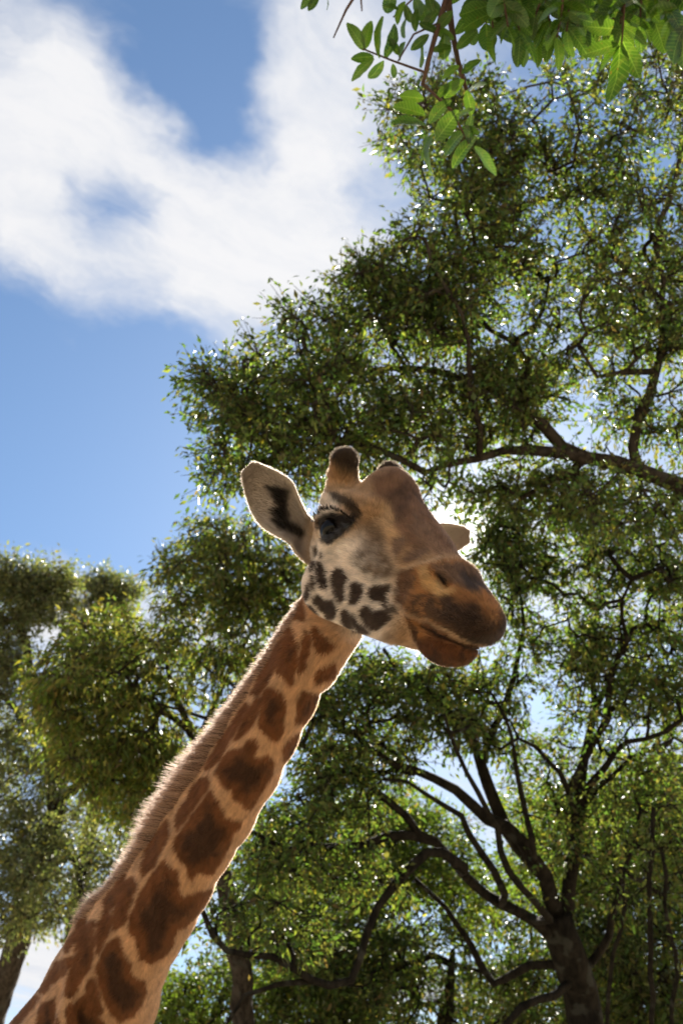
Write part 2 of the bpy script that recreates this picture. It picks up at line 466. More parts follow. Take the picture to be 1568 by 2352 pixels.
NECK_PATCHES = [ZH(l) for l in [
    [(20, 830), (60, 740), (105, 650), (130, 800), (130, 860), (60, 850)],
    [(220, 1080), (245, 970), (300, 1000), (370, 1100), (440, 1160), (470, 1190), (440, 1230), (390, 1240), (300, 1250), (240, 1180)]]] + [ZN(l) for l in [
    [(740, 740), (800, 640), (880, 480), (960, 340), (990, 290), (985, 350), (940, 480), (900, 580), (850, 660), (780, 770)],
    [(1050, 215), (1080, 290), (1100, 380), (1090, 520), (1060, 600), (1050, 675), (1010, 630), (935, 580), (960, 480), (1000, 350), (1030, 240)],
    [(1180, 250), (1195, 330), (1185, 440), (1150, 540), (1110, 570), (1130, 470), (1160, 330)],
    [(1400, 510), (1400, 600), (1310, 650), (1260, 660), (1255, 600), (1290, 550)],
    [(1160, 740), (1260, 760), (1300, 780), (1240, 920), (1150, 980), (1090, 985), (1110, 880), (1110, 820)],
    [(840, 730), (890, 710), (960, 750), (990, 810), (1000, 870), (980, 950), (970, 1080), (910, 1130), (870, 1080), (790, 1010), (815, 880), (820, 800)],
    [(790, 790), (800, 840), (770, 920), (730, 1000), (660, 1090), (600, 1120), (640, 1020), (700, 900)],
    [(690, 830), (700, 860), (640, 960), (580, 1080), (520, 1180), (470, 1280), (420, 1330), (360, 1360), (400, 1280), (490, 1130), (580, 1000)],
    [(1100, 1080), (1140, 1110), (1080, 1240), (990, 1290), (985, 1210), (1020, 1150)]]] + [ZM(l) for l in [
    [(1230, 110), (1310, 90), (1370, 30), (1420, 20), (1440, 70), (1400, 150), (1450, 180), (1520, 150), (1568, 190), (1550, 300), (1480, 400), (1420, 520), (1380, 570), (1320, 520), (1260, 490), (1240, 400), (1210, 415), (1160, 360), (1120, 280), (1160, 190)],
    [(1040, 330), (1050, 370), (1000, 450), (920, 570), (850, 680), (790, 750), (790, 640), (850, 560), (920, 430), (990, 340)],
    [(1060, 430), (1110, 530), (1155, 590), (1170, 670), (1300, 690), (1240, 770), (1200, 880), (1130, 1000), (1060, 1110), (1000, 1090), (950, 1080), (900, 1150), (870, 1050), (800, 960), (770, 880), (790, 820), (870, 720), (960, 580)],
    [(715, 680), (720, 760), (690, 860), (630, 960), (580, 1060), (510, 1130), (505, 1060), (530, 980), (580, 860), (660, 740)],
    [(690, 1010), (720, 1080), (760, 1140), (750, 1220), (780, 1290), (830, 1320), (960, 1260), (1060, 1240), (1010, 1340), (900, 1480), (840, 1530), (760, 1560), (700, 1600), (560, 1640), (420, 1620), (400, 1550), (440, 1420), (480, 1300), (560, 1180), (640, 1060)]]] + [ZB(l) for l in [
    [(1300, 170), (1310, 270), (1240, 420), (1210, 560), (1110, 650), (1100, 600), (1120, 430), (1170, 280), (1230, 190)],
    [(1568, 60), (1480, 180), (1350, 330), (1280, 500), (1250, 620), (1310, 720), (1340, 830), (1370, 930), (1450, 960), (1600, 880), (1700, 600), (1700, 100)],
    [(1140, 740), (1180, 850), (1200, 920), (1250, 1000), (1240, 1060), (1300, 1120), (1370, 1150), (1400, 1260), (1350, 1350), (1260, 1480), (1150, 1520), (1060, 1430), (1010, 1300), (960, 1150), (940, 1050), (970, 930), (1040, 800)],
    [(1060, 480), (1080, 560), (1050, 680), (990, 780), (950, 870), (940, 760), (950, 640), (1000, 540)],
    [(900, 660), (910, 760), (890, 930), (830, 1070), (750, 1180), (700, 1280), (650, 1290), (650, 1180), (700, 1050), (750, 900), (830, 780)],
    [(900, 1120), (930, 1180), (960, 1330), (980, 1450), (900, 1420), (850, 1330), (840, 1200)],
    [(660, 1380), (750, 1350), (820, 1290), (860, 1380), (950, 1480), (1000, 1568), (1000, 1700), (700, 1700), (640, 1450)],
    [(430, 1370), (530, 1330), (530, 1450), (560, 1568), (500, 1650), (380, 1650), (400, 1450)],
    [(560, 980), (700, 930), (720, 960), (620, 1080), (500, 1160), (440, 1260), (400, 1250), (480, 1120)],
    [(380, 1100), (460, 1060), (400, 1160), (330, 1290), (200, 1400), (130, 1480), (180, 1380), (280, 1230)],
    [(380, 1300), (300, 1420), (200, 1540), (120, 1640), (90, 1640), (250, 1400), (350, 1300)],
    [(1210, 130), (1130, 240), (1020, 380), (1010, 500), (1090, 420), (1180, 270)],
    [(850, 620), (910, 580), (930, 610), (860, 700), (790, 800), (740, 850), (760, 760)],
    [(640, 830), (720, 700), (800, 570), (840, 540), (820, 640), (760, 740), (690, 810), (650, 870)]]]

CREAM = np.array([.78, .66, .56]); TAN = np.array([.46, .285, .16]); NECKTAN = np.array([.57, .345, .195])
PATCH_H = np.array([.070, .044, .032]); PATCH_N = np.array([.185, .070, .026]); DARK = np.array([.022, .016, .014])

def smooth(x, a, b):
    t = np.clip((x - a) / (b - a), 0, 1); return t * t * (3 - 2 * t)
def blend(c, col, w): return c + (np.asarray(col) - c) * w[:, None]

def coat_colors(P, Nrm):
    """coat colour of body points given in camera axes: patches, muzzle, brow; mouth and nostril shade painted dark, lid sheen painted grey"""
    h = cam_to_head(P); hm = h.copy(); hm[:, 1] = np.abs(hm[:, 1])
    pxm = cam_to_px(head_to_cam(hm)); px = cam_to_px(P)
    n1 = value_noise(P, 60, 1); n2 = value_noise(P, 60, 2); nf = value_noise(P, 160, 3); nb = value_noise(P, 22, 4)
    jit = np.stack([n1, n2], 1) * 4.0
    dn = np.full(len(P), 1e9)
    for a, b in zip(NECKP[1:-1], NECKP[2:]): dn = np.minimum(dn, cone(P, a[0], b[0], a[1], b[1]))
    hd = sdf_head(h.astype(np.float32))
    headness = smooth(dn - hd, -.02, .03)
    # ---- neck and body
    cn = np.tile(NECKTAN, (len(P), 1)) * (1 + .10 * nb + .08 * nf)[:, None]
    facing = (Nrm * (-P / np.linalg.norm(P, axis=1, keepdims=True))).sum(1)
    vis = (facing > -0.05) & (px[:, 0] > -40) & (px[:, 1] < 2400) & (px[:, 0] < 1568)
    pd = np.full(len(P), 1e9)
    q = px + jit * 1.2
    for poly in NECK_PATCHES:
        lo, hi = np.min(poly, 0) - 20, np.max(poly, 0) + 20
        m = vis & (q > lo).all(1) & (q < hi).all(1)
        if m.any(): pd[m] = np.minimum(pd[m], poly_sdist(q[m], poly))
    # elsewhere: the same kind of net of large patches, in three dimensions
    rng = np.random.RandomState(5); seeds = P[rng.choice(len(P), 420, replace=False)]
    far = np.where(~vis)[0]
    for s in range(0, len(far), 20000):
        f = far[s:s + 20000]
        dd = np.sqrt(((P[f][:, None] + .02 * np.stack([n1[f], n2[f], nf[f]], 1)[:, None] - seeds[None]) ** 2).sum(-1))
        dd.partition(1, axis=1)
        pd[f] = (18 - (dd[:, 1] - dd[:, 0]) * 700)
    pd = pd - np.where(vis, 5.0, 0.0)
    wn = smooth(pd, 3.5, -3.5)
    core = (smooth(pd + 16 * nb + 8 * n1, -10, -34) * .85)
    pc = PATCH_N * (1 + .18 * nb + .2 * nf)[:, None]
    pc = blend(pc, (.052, .026, .016), core)
    cn = blend(cn, pc, wn)
    # ---- head
    q = pxm + jit
    def blob(x, y, rx, ry=None, ang=0, soft=.5):
        ry = ry or rx; ca, sa = math.cos(math.radians(ang)), math.sin(math.radians(ang))
        dx, dy = q[:, 0] - x, q[:, 1] - y
        a, b = (dx * ca + dy * sa) / rx, (-dx * sa + dy * ca) / ry
        return smooth(np.hypot(a, b), 1 + soft, 1 - soft)
    def poly(pts, soft): return smooth(poly_sdist(q, pts), soft, -soft)
    ch = np.tile(TAN, (len(P), 1)) * (1 + .12 * nb + .10 * nf)[:, None]
    ch = blend(ch, CREAM, blob(785, 1370, 130, 150, 0, .25) * .95)
    ch = blend(ch, CREAM, blob(748, 1165, 36, 26, -20) * .9)
    ch = blend(ch, CREAM * .95, blob(755, 1268, 50, 26, 0) * .9)
    ch = blend(ch, (.56, .36, .20), blob(790, 1118, 40, 28) * .6)
    ch = blend(ch, (.17, .105, .065), poly(Z1([(700, 480), (800, 440), (850, 540), (850, 620), (900, 700), (900, 760), (780, 770), (680, 720), (660, 650), (720, 580)]), 14) * (.60 + .9 * nb + .5 * n1).clip(0, 1))
    ch = blend(ch, (.22, .115, .07), poly(Z1([(760, 230), (870, 170), (1020, 180), (1060, 330), (1110, 430), (1260, 640), (1130, 640), (960, 600), (910, 500), (860, 380), (780, 330)]), 12) * .92)
    ch = blend(ch, (.11, .062, .044), poly(Z1([(830, 330), (960, 250), (990, 330), (960, 400), (920, 480), (880, 460), (880, 390)]), 12) * (.7 + .5 * n1).clip(0, 1))
    ch = blend(ch, (.28, .17, .115), poly(Z1([(1000, 420), (1090, 500), (1180, 640), (1060, 640), (980, 520)]), 10) * .7)
    ch = blend(ch, (.55, .36, .20), poly(Z1([(800, 370), (850, 380), (890, 480), (930, 560), (900, 600), (850, 540), (810, 450)]), 6) * .8)
    ch = blend(ch, (.20, .12, .09), poly(Z1([(890, 560), (940, 555), (960, 600), (920, 650), (930, 720), (890, 640)]), 6) * .8)
    ch = blend(ch, (.20, .12, .09), poly(Z1([(960, 630), (1010, 610), (1080, 620), (1040, 660), (970, 690), (945, 670)]), 6) * .8)
    ch = blend(ch, (.58, .41, .27), poly(Z1([(870, 590), (895, 620), (930, 720), (1020, 690), (1150, 660), (1140, 680), (1000, 730), (920, 740), (900, 700)]), 5) * .75)
    # muzzle
    mz = poly(Z1([(915, 740), (1000, 715), (1100, 690), (1250, 670), (1350, 740), (1420, 880), (1520, 1000), (1520, 1090), (1430, 1160), (1300, 1125), (1180, 1065), (1080, 1005), (960, 965), (905, 900)]), 7)
    mc = np.tile([.37, .165, .06], (len(P), 1)) * (1 + .3 * nf + .2 * n1)[:, None]
    mc = blend(mc, (.085, .048, .030), smooth(nb + .9 * n2 + .5 * nf, .0, .35) * .85)
    mc = blend(mc, (.045, .027, .020), blob(1088, 1440, 84, 46, 35) * .97)
    mc = blend(mc, (.09, .05, .035), blob(930, 1340, 22, 60, 8) * .75)
    mc = blend(mc, (.58, .36, .16), poly(Z1([(1020, 720), (1070, 700), (1090, 760), (1150, 830), (1230, 830), (1220, 860), (1140, 880), (1050, 830)]), 7) * .85)
    mc = blend(mc, (.15, .095, .07), poly(Z1([(1090, 700), (1250, 690), (1340, 770), (1370, 870), (1300, 850), (1200, 800), (1120, 760)]), 7) * .85)
    mc = blend(mc, (.05, .035, .03), poly(Z1([(1230, 740), (1310, 770), (1350, 850), (1290, 840)]), 6) * .85)
    mc = blend(mc, (.62, .43, .26), poly(Z1([(1060, 1000), (1180, 1055), (1300, 1115), (1420, 1150), (1420, 1163), (1290, 1140), (1180, 1085), (1060, 1025)]), 3.0) * .85)
    ch = blend(ch, mc, mz)
    cc = np.tile([.145, .056, .022], (len(P), 1)) * (1 + .3 * nf + .2 * n1)[:, None]
    cc = blend(cc, (.36, .155, .05), blob(950, 1442, 34, 22, 25) * .9)
    cc = blend(cc, (.04, .024, .018), smooth(nb + .5 * n1, .1, .5) * .7)
    ch = blend(ch, cc, poly(Z1([(950, 975), (1080, 1015), (1200, 1085), (1380, 1165), (1360, 1260), (1180, 1290), (1060, 1270), (1020, 1150), (980, 1070)]), 6))
    ch = blend(ch, (.018, .012, .010), poly(Z1([(1040, 1020), (1180, 1088), (1300, 1143), (1400, 1166), (1390, 1184), (1290, 1166), (1170, 1112), (1040, 1046)]), 2.5) * .9)  # shade of the mouth crease painted as a dark line
    # cheek mottling, patches
    ch = blend(ch, (.22, .15, .11), poly(ZH([(960, 1120), (1100, 1060), (1180, 1010), (1250, 1080), (1150, 1110), (1050, 1150)]), 8) * (.6 + .5 * n1).clip(0, 1))
    pdh = np.full(len(P), 1e9)
    for pl in HEAD_PATCHES: pdh = np.minimum(pdh, poly_sdist(q * .5 + pxm * .5, pl))
    ch = blend(ch, PATCH_H * (1 + .25 * nf)[:, None], smooth(pdh - 1.8, 2.6, -2.6) * (1 - mz))
    # ossicone: orange brown foot, black crown
    oc = cone(hm.astype(np.float32), (-.125, .064, .13), (-.132, .074, .18), .03, .03)
    on = smooth(oc, .02, .0)
    ch = blend(ch, (.40, .21, .085), on * smooth(hm[:, 2], .10, .13))
    ch = blend(ch, (.024, .018, .015), on * smooth(hm[:, 2] + .45 * (hm[:, 0] + .132) + .012 * n1, .140, .176) * .92)
    # brow, eye surround, nostril
    ch = blend(ch, (.05, .033, .025), poly(ZE([(1115, 650), (1200, 670), (1350, 720), (1440, 790), (1500, 900), (1480, 960), (1400, 940), (1330, 850), (1230, 800), (1160, 740)]), 3.5) * .92)
    ch = blend(ch, DARK, poly(ZE([(985, 1010), (975, 950), (1060, 880), (1180, 865), (1290, 890), (1420, 940), (1400, 990), (1320, 1060), (1240, 1150), (1160, 1215), (1080, 1220), (1020, 1150)]), 2.2))
    ld = np.full(len(P), 1.0); hm32 = hm.astype(np.float32)
    for a, b in zip(LID_LO[:-1], LID_LO[1:]): ld = np.minimum(ld, cone(hm32, a, b, 0, 0))
    ch = blend(ch, (.11, .11, .12), smooth(ld, .0075, .004) * .8)  # shine of the lower lid rim painted in as grey
    ch = blend(ch, (.012, .010, .010), blob(1018, 1333, 21, 7.5, 50, .4))  # shade inside the nostril painted near black
    return cn + (ch - cn) * headness[:, None]

def coat_material(name, rough=.75, trans=0.0, bump=0.0):
    m, t, out = material(name)
    at_ = t.new('ShaderNodeAttribute', attribute_name='coat')
    b = t.new('ShaderNodeBsdfPrincipled', i_Roughness=rough)
    b.inputs['Specular IOR Level'].default_value = .15
    t.link(at_.outputs['Color'], b.inputs['Base Color'])
    if trans:
        tr = t.new('ShaderNodeBsdfTranslucent'); t.link(at_.outputs['Color'], tr.inputs[0])
        mx = t.new('ShaderNodeMixShader', i_0=trans)
        t.link(b.outputs[0], mx.inputs[1]); t.link(tr.outputs[0], mx.inputs[2]); t.link(mx.outputs[0], out.inputs[0])
    else: t.link(b.outputs[0], out.inputs[0])
    return m
def hair_material(name, rough=.38, chiang=.17):
    m, t, out = material(name)
    at_ = t.new('ShaderNodeAttribute', attribute_name='coat')
    hb = t.new('ShaderNodeBsdfHairPrincipled'); hb.model = 'CHIANG'; hb.parametrization = 'COLOR'
    hb.inputs['Roughness'].default_value = rough; hb.inputs['Radial Roughness'].default_value = .45; hb.inputs['IOR'].default_value = 1.5
    t.link(at_.outputs['Color'], hb.inputs['Color'])
    df = t.new('ShaderNodeBsdfDiffuse'); tr = t.new('ShaderNodeBsdfTranslucent')
    for s in (df, tr): t.link(at_.outputs['Color'], s.inputs[0])
    m1 = t.new('ShaderNodeMixShader', i_0=.25); m2 = t.new('ShaderNodeMixShader', i_0=chiang)
    t.link(df.outputs[0], m1.inputs[1]); t.link(tr.outputs[0], m1.inputs[2])
    t.link(m1.outputs[0], m2.inputs[1]); t.link(hb.outputs[0], m2.inputs[2]); t.link(m2.outputs[0], out.inputs[0])
    return m

def build_ear(mirror):
    """a cupped leaf-shaped ear with thickness; returns camera-axes verts, quads, colours, outward normals"""
    top = ZE([(930, 1000), (905, 945), (850, 900), (790, 790), (735, 660), (705, 550), (640, 480), (520, 405), (400, 350), (300, 312), (225, 298)])
    bot = ZE([(915, 1480), (830, 1420), (745, 1335), (690, 1235), (590, 1170), (450, 1105), (310, 1005), (215, 850), (160, 680), (125, 540), (112, 405)])
    ns, nw = 60, 34
    s = np.linspace(0, 1, ns); k = np.linspace(0, 1, len(top))
    T = np.stack([np.interp(s, k, np.array(top)[:, i]) for i in (0, 1)], 1); B = np.stack([np.interp(s, k, np.array(bot)[:, i]) for i in (0, 1)], 1)
    for _ in range(3):
        for E in (T, B): E[1:-1] = (E[:-2] + 2 * E[1:-1] + E[2:]) / 4
    ytop = np.interp(s, [0, .25, 1], [.095, .135, .265]); ybot = np.interp(s, [0, .3, 1], [.085, .135, .275])
    EB = np.array([-.13, .10, -.03])
    def conv(pts, y): return np.array([loc(u, v, yy) for (u, v), yy in zip(pts, y)])
    Tl, Bl = conv(T, ytop), conv(B, ybot)
    w = np.linspace(0, 1, nw)
    G = Tl[:, None] * (1 - w)[None, :, None] + Bl[:, None] * w[None, :, None]
    view = cam_to_head((head_to_cam(G.reshape(-1, 3)) * .99)).reshape(G.shape) - G       # towards the viewer
    view /= np.linalg.norm(view, axis=-1, keepdims=True)
    cup = np.interp(s, [0, .15, .45, .8, 1], [.03, .062, .058, .024, .004])
    prof = (np.sin(np.pi * np.clip(w, 0, 1)) ** .8)
    skew = np.interp(w, [0, .35, 1], [.0, 1.0, .0])
    G = G - view * (cup[:, None] * (0.6 * prof + .4 * skew)[None])[..., None]
    if mirror:
        G = G.copy(); G[..., 1] *= -1
        base = np.array([-.12, -.09, -.02])
        Rz = rotm('Z', math.radians(FAR_EAR[0])); Rx = rotm('X', math.radians(FAR_EAR[1])); Ry = rotm('Y', math.radians(FAR_EAR[2]))
        G = (G - base) @ (Rz @ Rx @ Ry).T * FAR_EAR[3] + base
    gu = np.gradient(G, axis=0); gv = np.gradient(G, axis=1)
    nn = np.cross(gu, gv); nn /= np.linalg.norm(nn, axis=-1, keepdims=True) + 1e-9
    vv = np.sign((nn * view).sum(-1).mean()) if not mirror else np.sign((nn[..., 0]).mean())
    nn *= vv
    th = .0045 * np.minimum(1, np.minimum(w, 1 - w) * 8 + .15)[None, :, None] * np.interp(s, [0, .92, 1], [1.5, 1, .2])[:, None, None]
    front = G; back = G - nn * th * 2
    V = np.concatenate([front.reshape(-1, 3), back.reshape(-1, 3)])
    idx = np.arange(ns * nw).reshape(ns, nw); o = ns * nw
    q = np.stack([idx[:-1, :-1], idx[1:, :-1], idx[1:, 1:], idx[:-1, 1:]], -1).reshape(-1, 4)
    fc = [q, q[:, ::-1] + o]
    def strip(a): return np.stack([a[:-1], a[1:], a[1:] + o, a[:-1] + o], 1)
    fc += [strip(idx[:, 0]), strip(idx[:, -1]), strip(idx[-1])]
    # colours
    S, W = np.meshgrid(s, w, indexing='ij')
    c = np.tile([.31, .25, .21], (ns * nw, 1))
    def pt(z): return np.array(ZE([z])[0])
    PX = T[:, None] * (1 - w)[None, :, None] + B[:, None] * w[None, :, None]
    PXf = PX.reshape(-1, 2)
    nz = value_noise(front.reshape(-1, 3), 90, 9); PXf = PXf + 2.5 * nz[:, None]
    for poly in (ZE([(410, 570), (560, 590), (650, 620), (640, 720), (620, 820), (660, 900), (640, 1010), (540, 960), (450, 860), (540, 800), (480, 690)]),
                 ZE([(470, 950), (620, 960), (720, 1030), (850, 1120), (800, 1170), (680, 1110), (560, 1060)])):
        c = blend(c, (.02, .016, .014), smooth(poly_sdist(PXf, poly), 9, -6))
    c = blend(c, (.60, .50, .40), smooth(np.minimum(W, 1 - W).ravel(), .10, .0) * .7)
    c = blend(c, (.40, .27, .17), smooth(S.ravel(), .22, .02) * .8)
    cb = np.tile([.42, .29, .19], (ns * nw, 1))
    return head_to_cam(V), np.concatenate(fc), np.concatenate([c, cb])
FAR_EAR = (43.0, 7.0, 0.0, 1.06)

def uv_sphere(c, r, nu=32, nv=20):
    V = [(0, 0, 1)]
    for i in range(1, nv):
        t = math.pi * i / nv
        V += [(math.sin(t) * math.cos(2 * math.pi * j / nu), math.sin(t) * math.sin(2 * math.pi * j / nu), math.cos(t)) for j in range(nu)]
    V.append((0, 0, -1)); f = []
    for j in range(nu): f.append((0, 1 + j, 1 + (j + 1) % nu))
    for i in range(nv - 2):
        for j in range(nu):
            a = 1 + i * nu; f.append((a + j, a + nu + j, a + nu + (j + 1) % nu, a + (j + 1) % nu))
    l = len(V) - 1; a = 1 + (nv - 2) * nu
    for j in range(nu): f.append((a + j, l, a + (j + 1) % nu))
    return np.asarray(c) + np.array(V) * r, f

def build_giraffe():
    base = np.array([*(BASE_W[:2] + HEAD2 * .6), 0.0])
    root = empty('giraffe', base)
    tag(root, 'giraffe with brown patches stretching its long neck, backlit in front of the trees', 'giraffe')
    B = Vector(base)
    Vf, Ff = surface(sdf_fine, (-1.25, -2.05, -4.0), (.42, .22, -1.85), FINE,
                     keep=lambda P: (P[:, 0] / -P[:, 2] * F + CX > -110) & (-P[:, 1] / -P[:, 2] * F + CY < 2500))
    def coarse(P):
        d = smin(sdf_neck(P), sdf_body(P), .15)
        px = cam_to_px(P)
        return d + .004 * ((px[:, 1] < 2480) & (px[:, 0] > -90))
    Vb, Fb = surface(coarse, (-3.4, -4.6, -6.2), (.4, -1.2, -2.9), .02,
                     keep=lambda P: ((P[:, 0] / -P[:, 2] * F + CX < -80) | (-P[:, 1] / -P[:, 2] * F + CY > 2460)))
    Nf = grad(sdf_fine, Vf); Nb = grad(coarse, Vb, .004)
    cols = coat_colors(np.concatenate([Vf, Vb]), np.concatenate([Nf, Nb]))
    V = [Vf, Vb]; Fc = [Ff, Fb + len(Vf)]; C = [cols]; n = len(Vf) + len(Vb)
    ears = []
    for mir in (False, True):
        ev, ef, ec = build_ear(mir); ears.append((ev, ef, ec))
        V.append(ev); Fc.append(ef + n); C.append(ec); n += len(ev)
    V = np.concatenate(V); Fc = np.concatenate(Fc); C = np.concatenate(C).clip(0, 1)
    body = mesh_object('body', cam_to_world(V) - base, Fc, coat_material('giraffe coat', trans=.12), root, True, C)
    # eyes
    m, t, out = material('eye'); b = t.new('ShaderNodeBsdfPrincipled', i_Roughness=.06)
    b.inputs['Base Color'].default_value = (.004, .003, .003, 1); b.inputs['Specular IOR Level'].default_value = .14
    t.link(b.outputs[0], out.inputs[0])
    for s in (1, -1):
        c = EYE_C * np.array([1, s, 1])
        v, f = uv_sphere(head_to_cam(c), EYE_R)
        mesh_object('eye', cam_to_world(v) - base, f, m, root)
    if FUR: build_fur(root, base, Vf, Ff, Nf, cols[:len(Vf)], ears)
    return root
FINE = .004
FUR = True
def interp_quads(Fq, pick, a, b, arr):
    q = Fq[pick]
    return (arr[q[:, 0]] * ((1 - a) * (1 - b))[:, None] + arr[q[:, 1]] * (a * (1 - b))[:, None] + arr[q[:, 2]] * (a * b)[:, None] + arr[q[:, 3]] * ((1 - a) * b)[:, None])

def strands(P, Nn, flow, L, lift, curl=.25, k=4):
    """P roots, unit flow tangent, length L, lift 0..1"""
    t = np.linspace(0, 1, k)[None, :, None]
    d0 = flow * (1 - lift)[:, None] + Nn * lift[:, None]; d0 /= np.linalg.norm(d0, axis=1, keepdims=True)
    d1 = flow * (1 - lift * .35)[:, None] + Nn * (lift * .35)[:, None]; d1 /= np.linalg.norm(d1, axis=1, keepdims=True)
    return P[:, None] - Nn[:, None] * .0008 + L[:, None, None] * (d0[:, None] * t * (1 - .5 * t * curl * 2) + d1[:, None] * t * t * curl)

def build_fur(root, base, Vf, Ff, Nf, cols, ears):
    rng = np.random.RandomState(11)
    W = lambda p: (p.reshape(-1, 3) @ CAMR.T + CAM - base).reshape(p.shape)
    hm = hair_material('coat hair'); mane_m = hair_material('mane hair', chiang=.14); wm = hair_material('whisker hair', chiang=0.0)
    # --- short coat on head, neck and shoulder
    e1 = Vf[Ff[:, 1]] - Vf[Ff[:, 0]]; e2 = Vf[Ff[:, 3]] - Vf[Ff[:, 0]]
    area = np.linalg.norm(np.cross(e1, e2), axis=1)
    ctr = Vf[Ff].mean(1); hc = cam_to_head(ctr)
    onhead = (hc[:, 0] > -.22) & (hc[:, 2] > -.26) & (np.abs(hc[:, 1]) < .16)
    dens = area * np.where(onhead, 1.9, 1.0)
    pick = rng.choice(len(Ff), NFUR, p=dens / dens.sum())
    a, b = rng.rand(NFUR), rng.rand(NFUR)
    P = interp_quads(Ff, pick, a, b, Vf); Nn = interp_quads(Ff, pick, a, b, Nf); C = interp_quads(Ff, pick, a, b, cols)
    Nn /= np.linalg.norm(Nn, axis=1, keepdims=True)
    h = cam_to_head(P); hx, hy, hz = h.T
    head = (hx > -.20) & (hz > -.26) & (np.abs(hy) < .16)
    flow = np.tile(-HA, (NFUR, 1))
    ax = NECKP[9][0] - NECKP[2][0]; ax /= np.linalg.norm(ax)
    flow[~head] = ax
    # forehead hair runs up and outwards, chin hair runs down and forward
    up = head & (hz > .06)
    flow[up] = -HA * .5 + HD * .8
    lowj = head & (hz < -.09) & (hx < .28)
    flow[lowj] = -HA * .8 - HD * .5
    oss = head & (hz > .125) & (np.abs(hy) > .03) & (hx < -.07)
    flow[oss] = HD + .15 * HA
    chin = head & (hx > .27) & (hz < -.155)
    flow[chin] = -HD * .9 + HA * .2
    swirl = np.stack([value_noise(P, 26, s, 2) for s in (21, 22, 23)], 1)
    flow = flow + swirl * .8 + rng.randn(NFUR, 3) * .22
    flow -= Nn * (flow * Nn).sum(1, keepdims=True)
    flow /= np.linalg.norm(flow, axis=1, keepdims=True) + 1e-9
    L = np.where(head, .0125, .0140); L = np.where(oss, .018, L); L = np.where(chin, .0085, L)
    muz = head & (hx > .25) & ~chin; L = np.where(muz, .0095, L)
    L = L * (.65 + .7 * rng.rand(NFUR))
    lift = np.where(head, .40, .36) + .12 * rng.rand(NFUR); lift = np.where(oss, .45, lift); lift = np.where(chin, .45 + .15 * rng.rand(NFUR), lift)
    # none inside the eye
    ed = np.linalg.norm(np.stack([hx, np.abs(hy), hz], 1) - EYE_C, axis=1)
    keep = (ed > EYE_R + .004) & ~((ed < .047) & (C.sum(1) < .12))
    P, Nn, flow, L, lift, C = (q[keep] for q in (P, Nn, flow, L, lift, C))
    S = strands(P, Nn, flow, L, lift)
    fx = np.where(head[keep][:, None], HA, ax); Ps = P - fx * ((P * fx).sum(1) * .78)[:, None]      # streaks along the lie of the hair
    clump = 1 + .42 * value_noise(Ps, 120, 31, 2) + .14 * value_noise(P, 35, 33, 2)
    C = C * (clump * (.80 + .42 * rng.rand(len(C))))[:, None]
    R = np.tile(np.array([.00034, .0003, .00022, .00007]), (len(P), 1)) * np.where(L > .012, 1.1, 1)[:, None]
    tag(curve_object('coat_hair', W(S), R, hm, root, C.clip(0, 1)), kind='stuff')
    # --- fringe on the ears
    EP, EN, EC, EFl = [], [], [], []
    for (ev, ef, ec) in ears:
        e1 = ev[ef[:, 1]] - ev[ef[:, 0]]; e2 = ev[ef[:, 3]] - ev[ef[:, 0]]; nn = np.cross(e1, e2); ar = np.linalg.norm(nn, axis=1) + 1e-9
        n = 16000; pk = rng.choice(len(ef), n, p=ar / ar.sum()); a, b = rng.rand(n), rng.rand(n)
        p = interp_quads(ef, pk, a, b, ev); c = interp_quads(ef, pk, a, b, ec); nrm = nn[pk] / ar[pk][:, None]
        mid = ev.mean(0); tip = ev[59 * 34:60 * 34].mean(0); bs = ev[:34].mean(0); fl = (tip - bs); fl /= np.linalg.norm(fl)
        side = p - (bs + ((p - bs) @ fl)[:, None] * fl); side /= np.linalg.norm(side, axis=1, keepdims=True) + 1e-9
        EP.append(p); EN.append(nrm); EC.append(c); EFl.append(fl * .7 + side * .7 + rng.randn(n, 3) * .25)
    P, Nn, C, fl = (np.concatenate(x) for x in (EP, EN, EC, EFl))
    # surface normals must leave the shell; orient by the two sides being wound outwards already
    fl -= Nn * (fl * Nn).sum(1, keepdims=True); fl /= np.linalg.norm(fl, axis=1, keepdims=True) + 1e-9
    L = .006 + .006 * rng.rand(len(P)); dark = C.sum(1) < .3; L = np.where(dark, .018, L)
    S = strands(P, Nn, fl, L, np.full(len(P), .25) + .2 * rng.rand(len(P)))
    R = np.tile(np.array([.0003, .00028, .0002, .00006]), (len(P), 1))
    tag(curve_object('ear_hair', W(S), R, hm, root, (C * (.8 + .4 * rng.rand(len(C)))[:, None]).clip(0, 1)), kind='stuff')
    # --- mane along the nape
    n = 20000
    cen = np.array([p for p, r in NECKP[1:12]]); rad = np.array([r for p, r in NECKP[1:12]])
    seg = np.r_[0, np.cumsum(np.linalg.norm(np.diff(cen, axis=0), axis=1))]; seg /= seg[-1]
    s = rng.rand(n) ** .95
    # tufts: strands gather in clumps
    tuft = np.round(s * 260) / 260 + rng.randn(n) * .0012
    s = np.where(rng.rand(n) < .7, tuft, s).clip(0.01, .985)
    c = np.stack([np.interp(s, seg, cen[:, i]) for i in range(3)], 1); r = np.interp(s, seg, rad)
    tang = np.stack([np.interp(s + .02, seg, cen[:, i]) - np.interp(s - .02, seg, cen[:, i]) for i in range(3)], 1)
    tang /= np.linalg.norm(tang, axis=1, keepdims=True)
    side = np.cross(tang, NAPE); side /= np.linalg.norm(side, axis=1, keepdims=True)
    nap = np.cross(side, tang); nap *= np.sign((nap @ NAPE))[:, None]
    lat = rng.randn(n) * .011
    P = c + nap * (r * .99)[:, None] + side * lat[:, None]
    Lp = np.interp(s, [0, .12, .30, .45, .62, .74, .86, .93, 1], [.016, .022, .036, .055, .052, .036, .024, .034, .02])
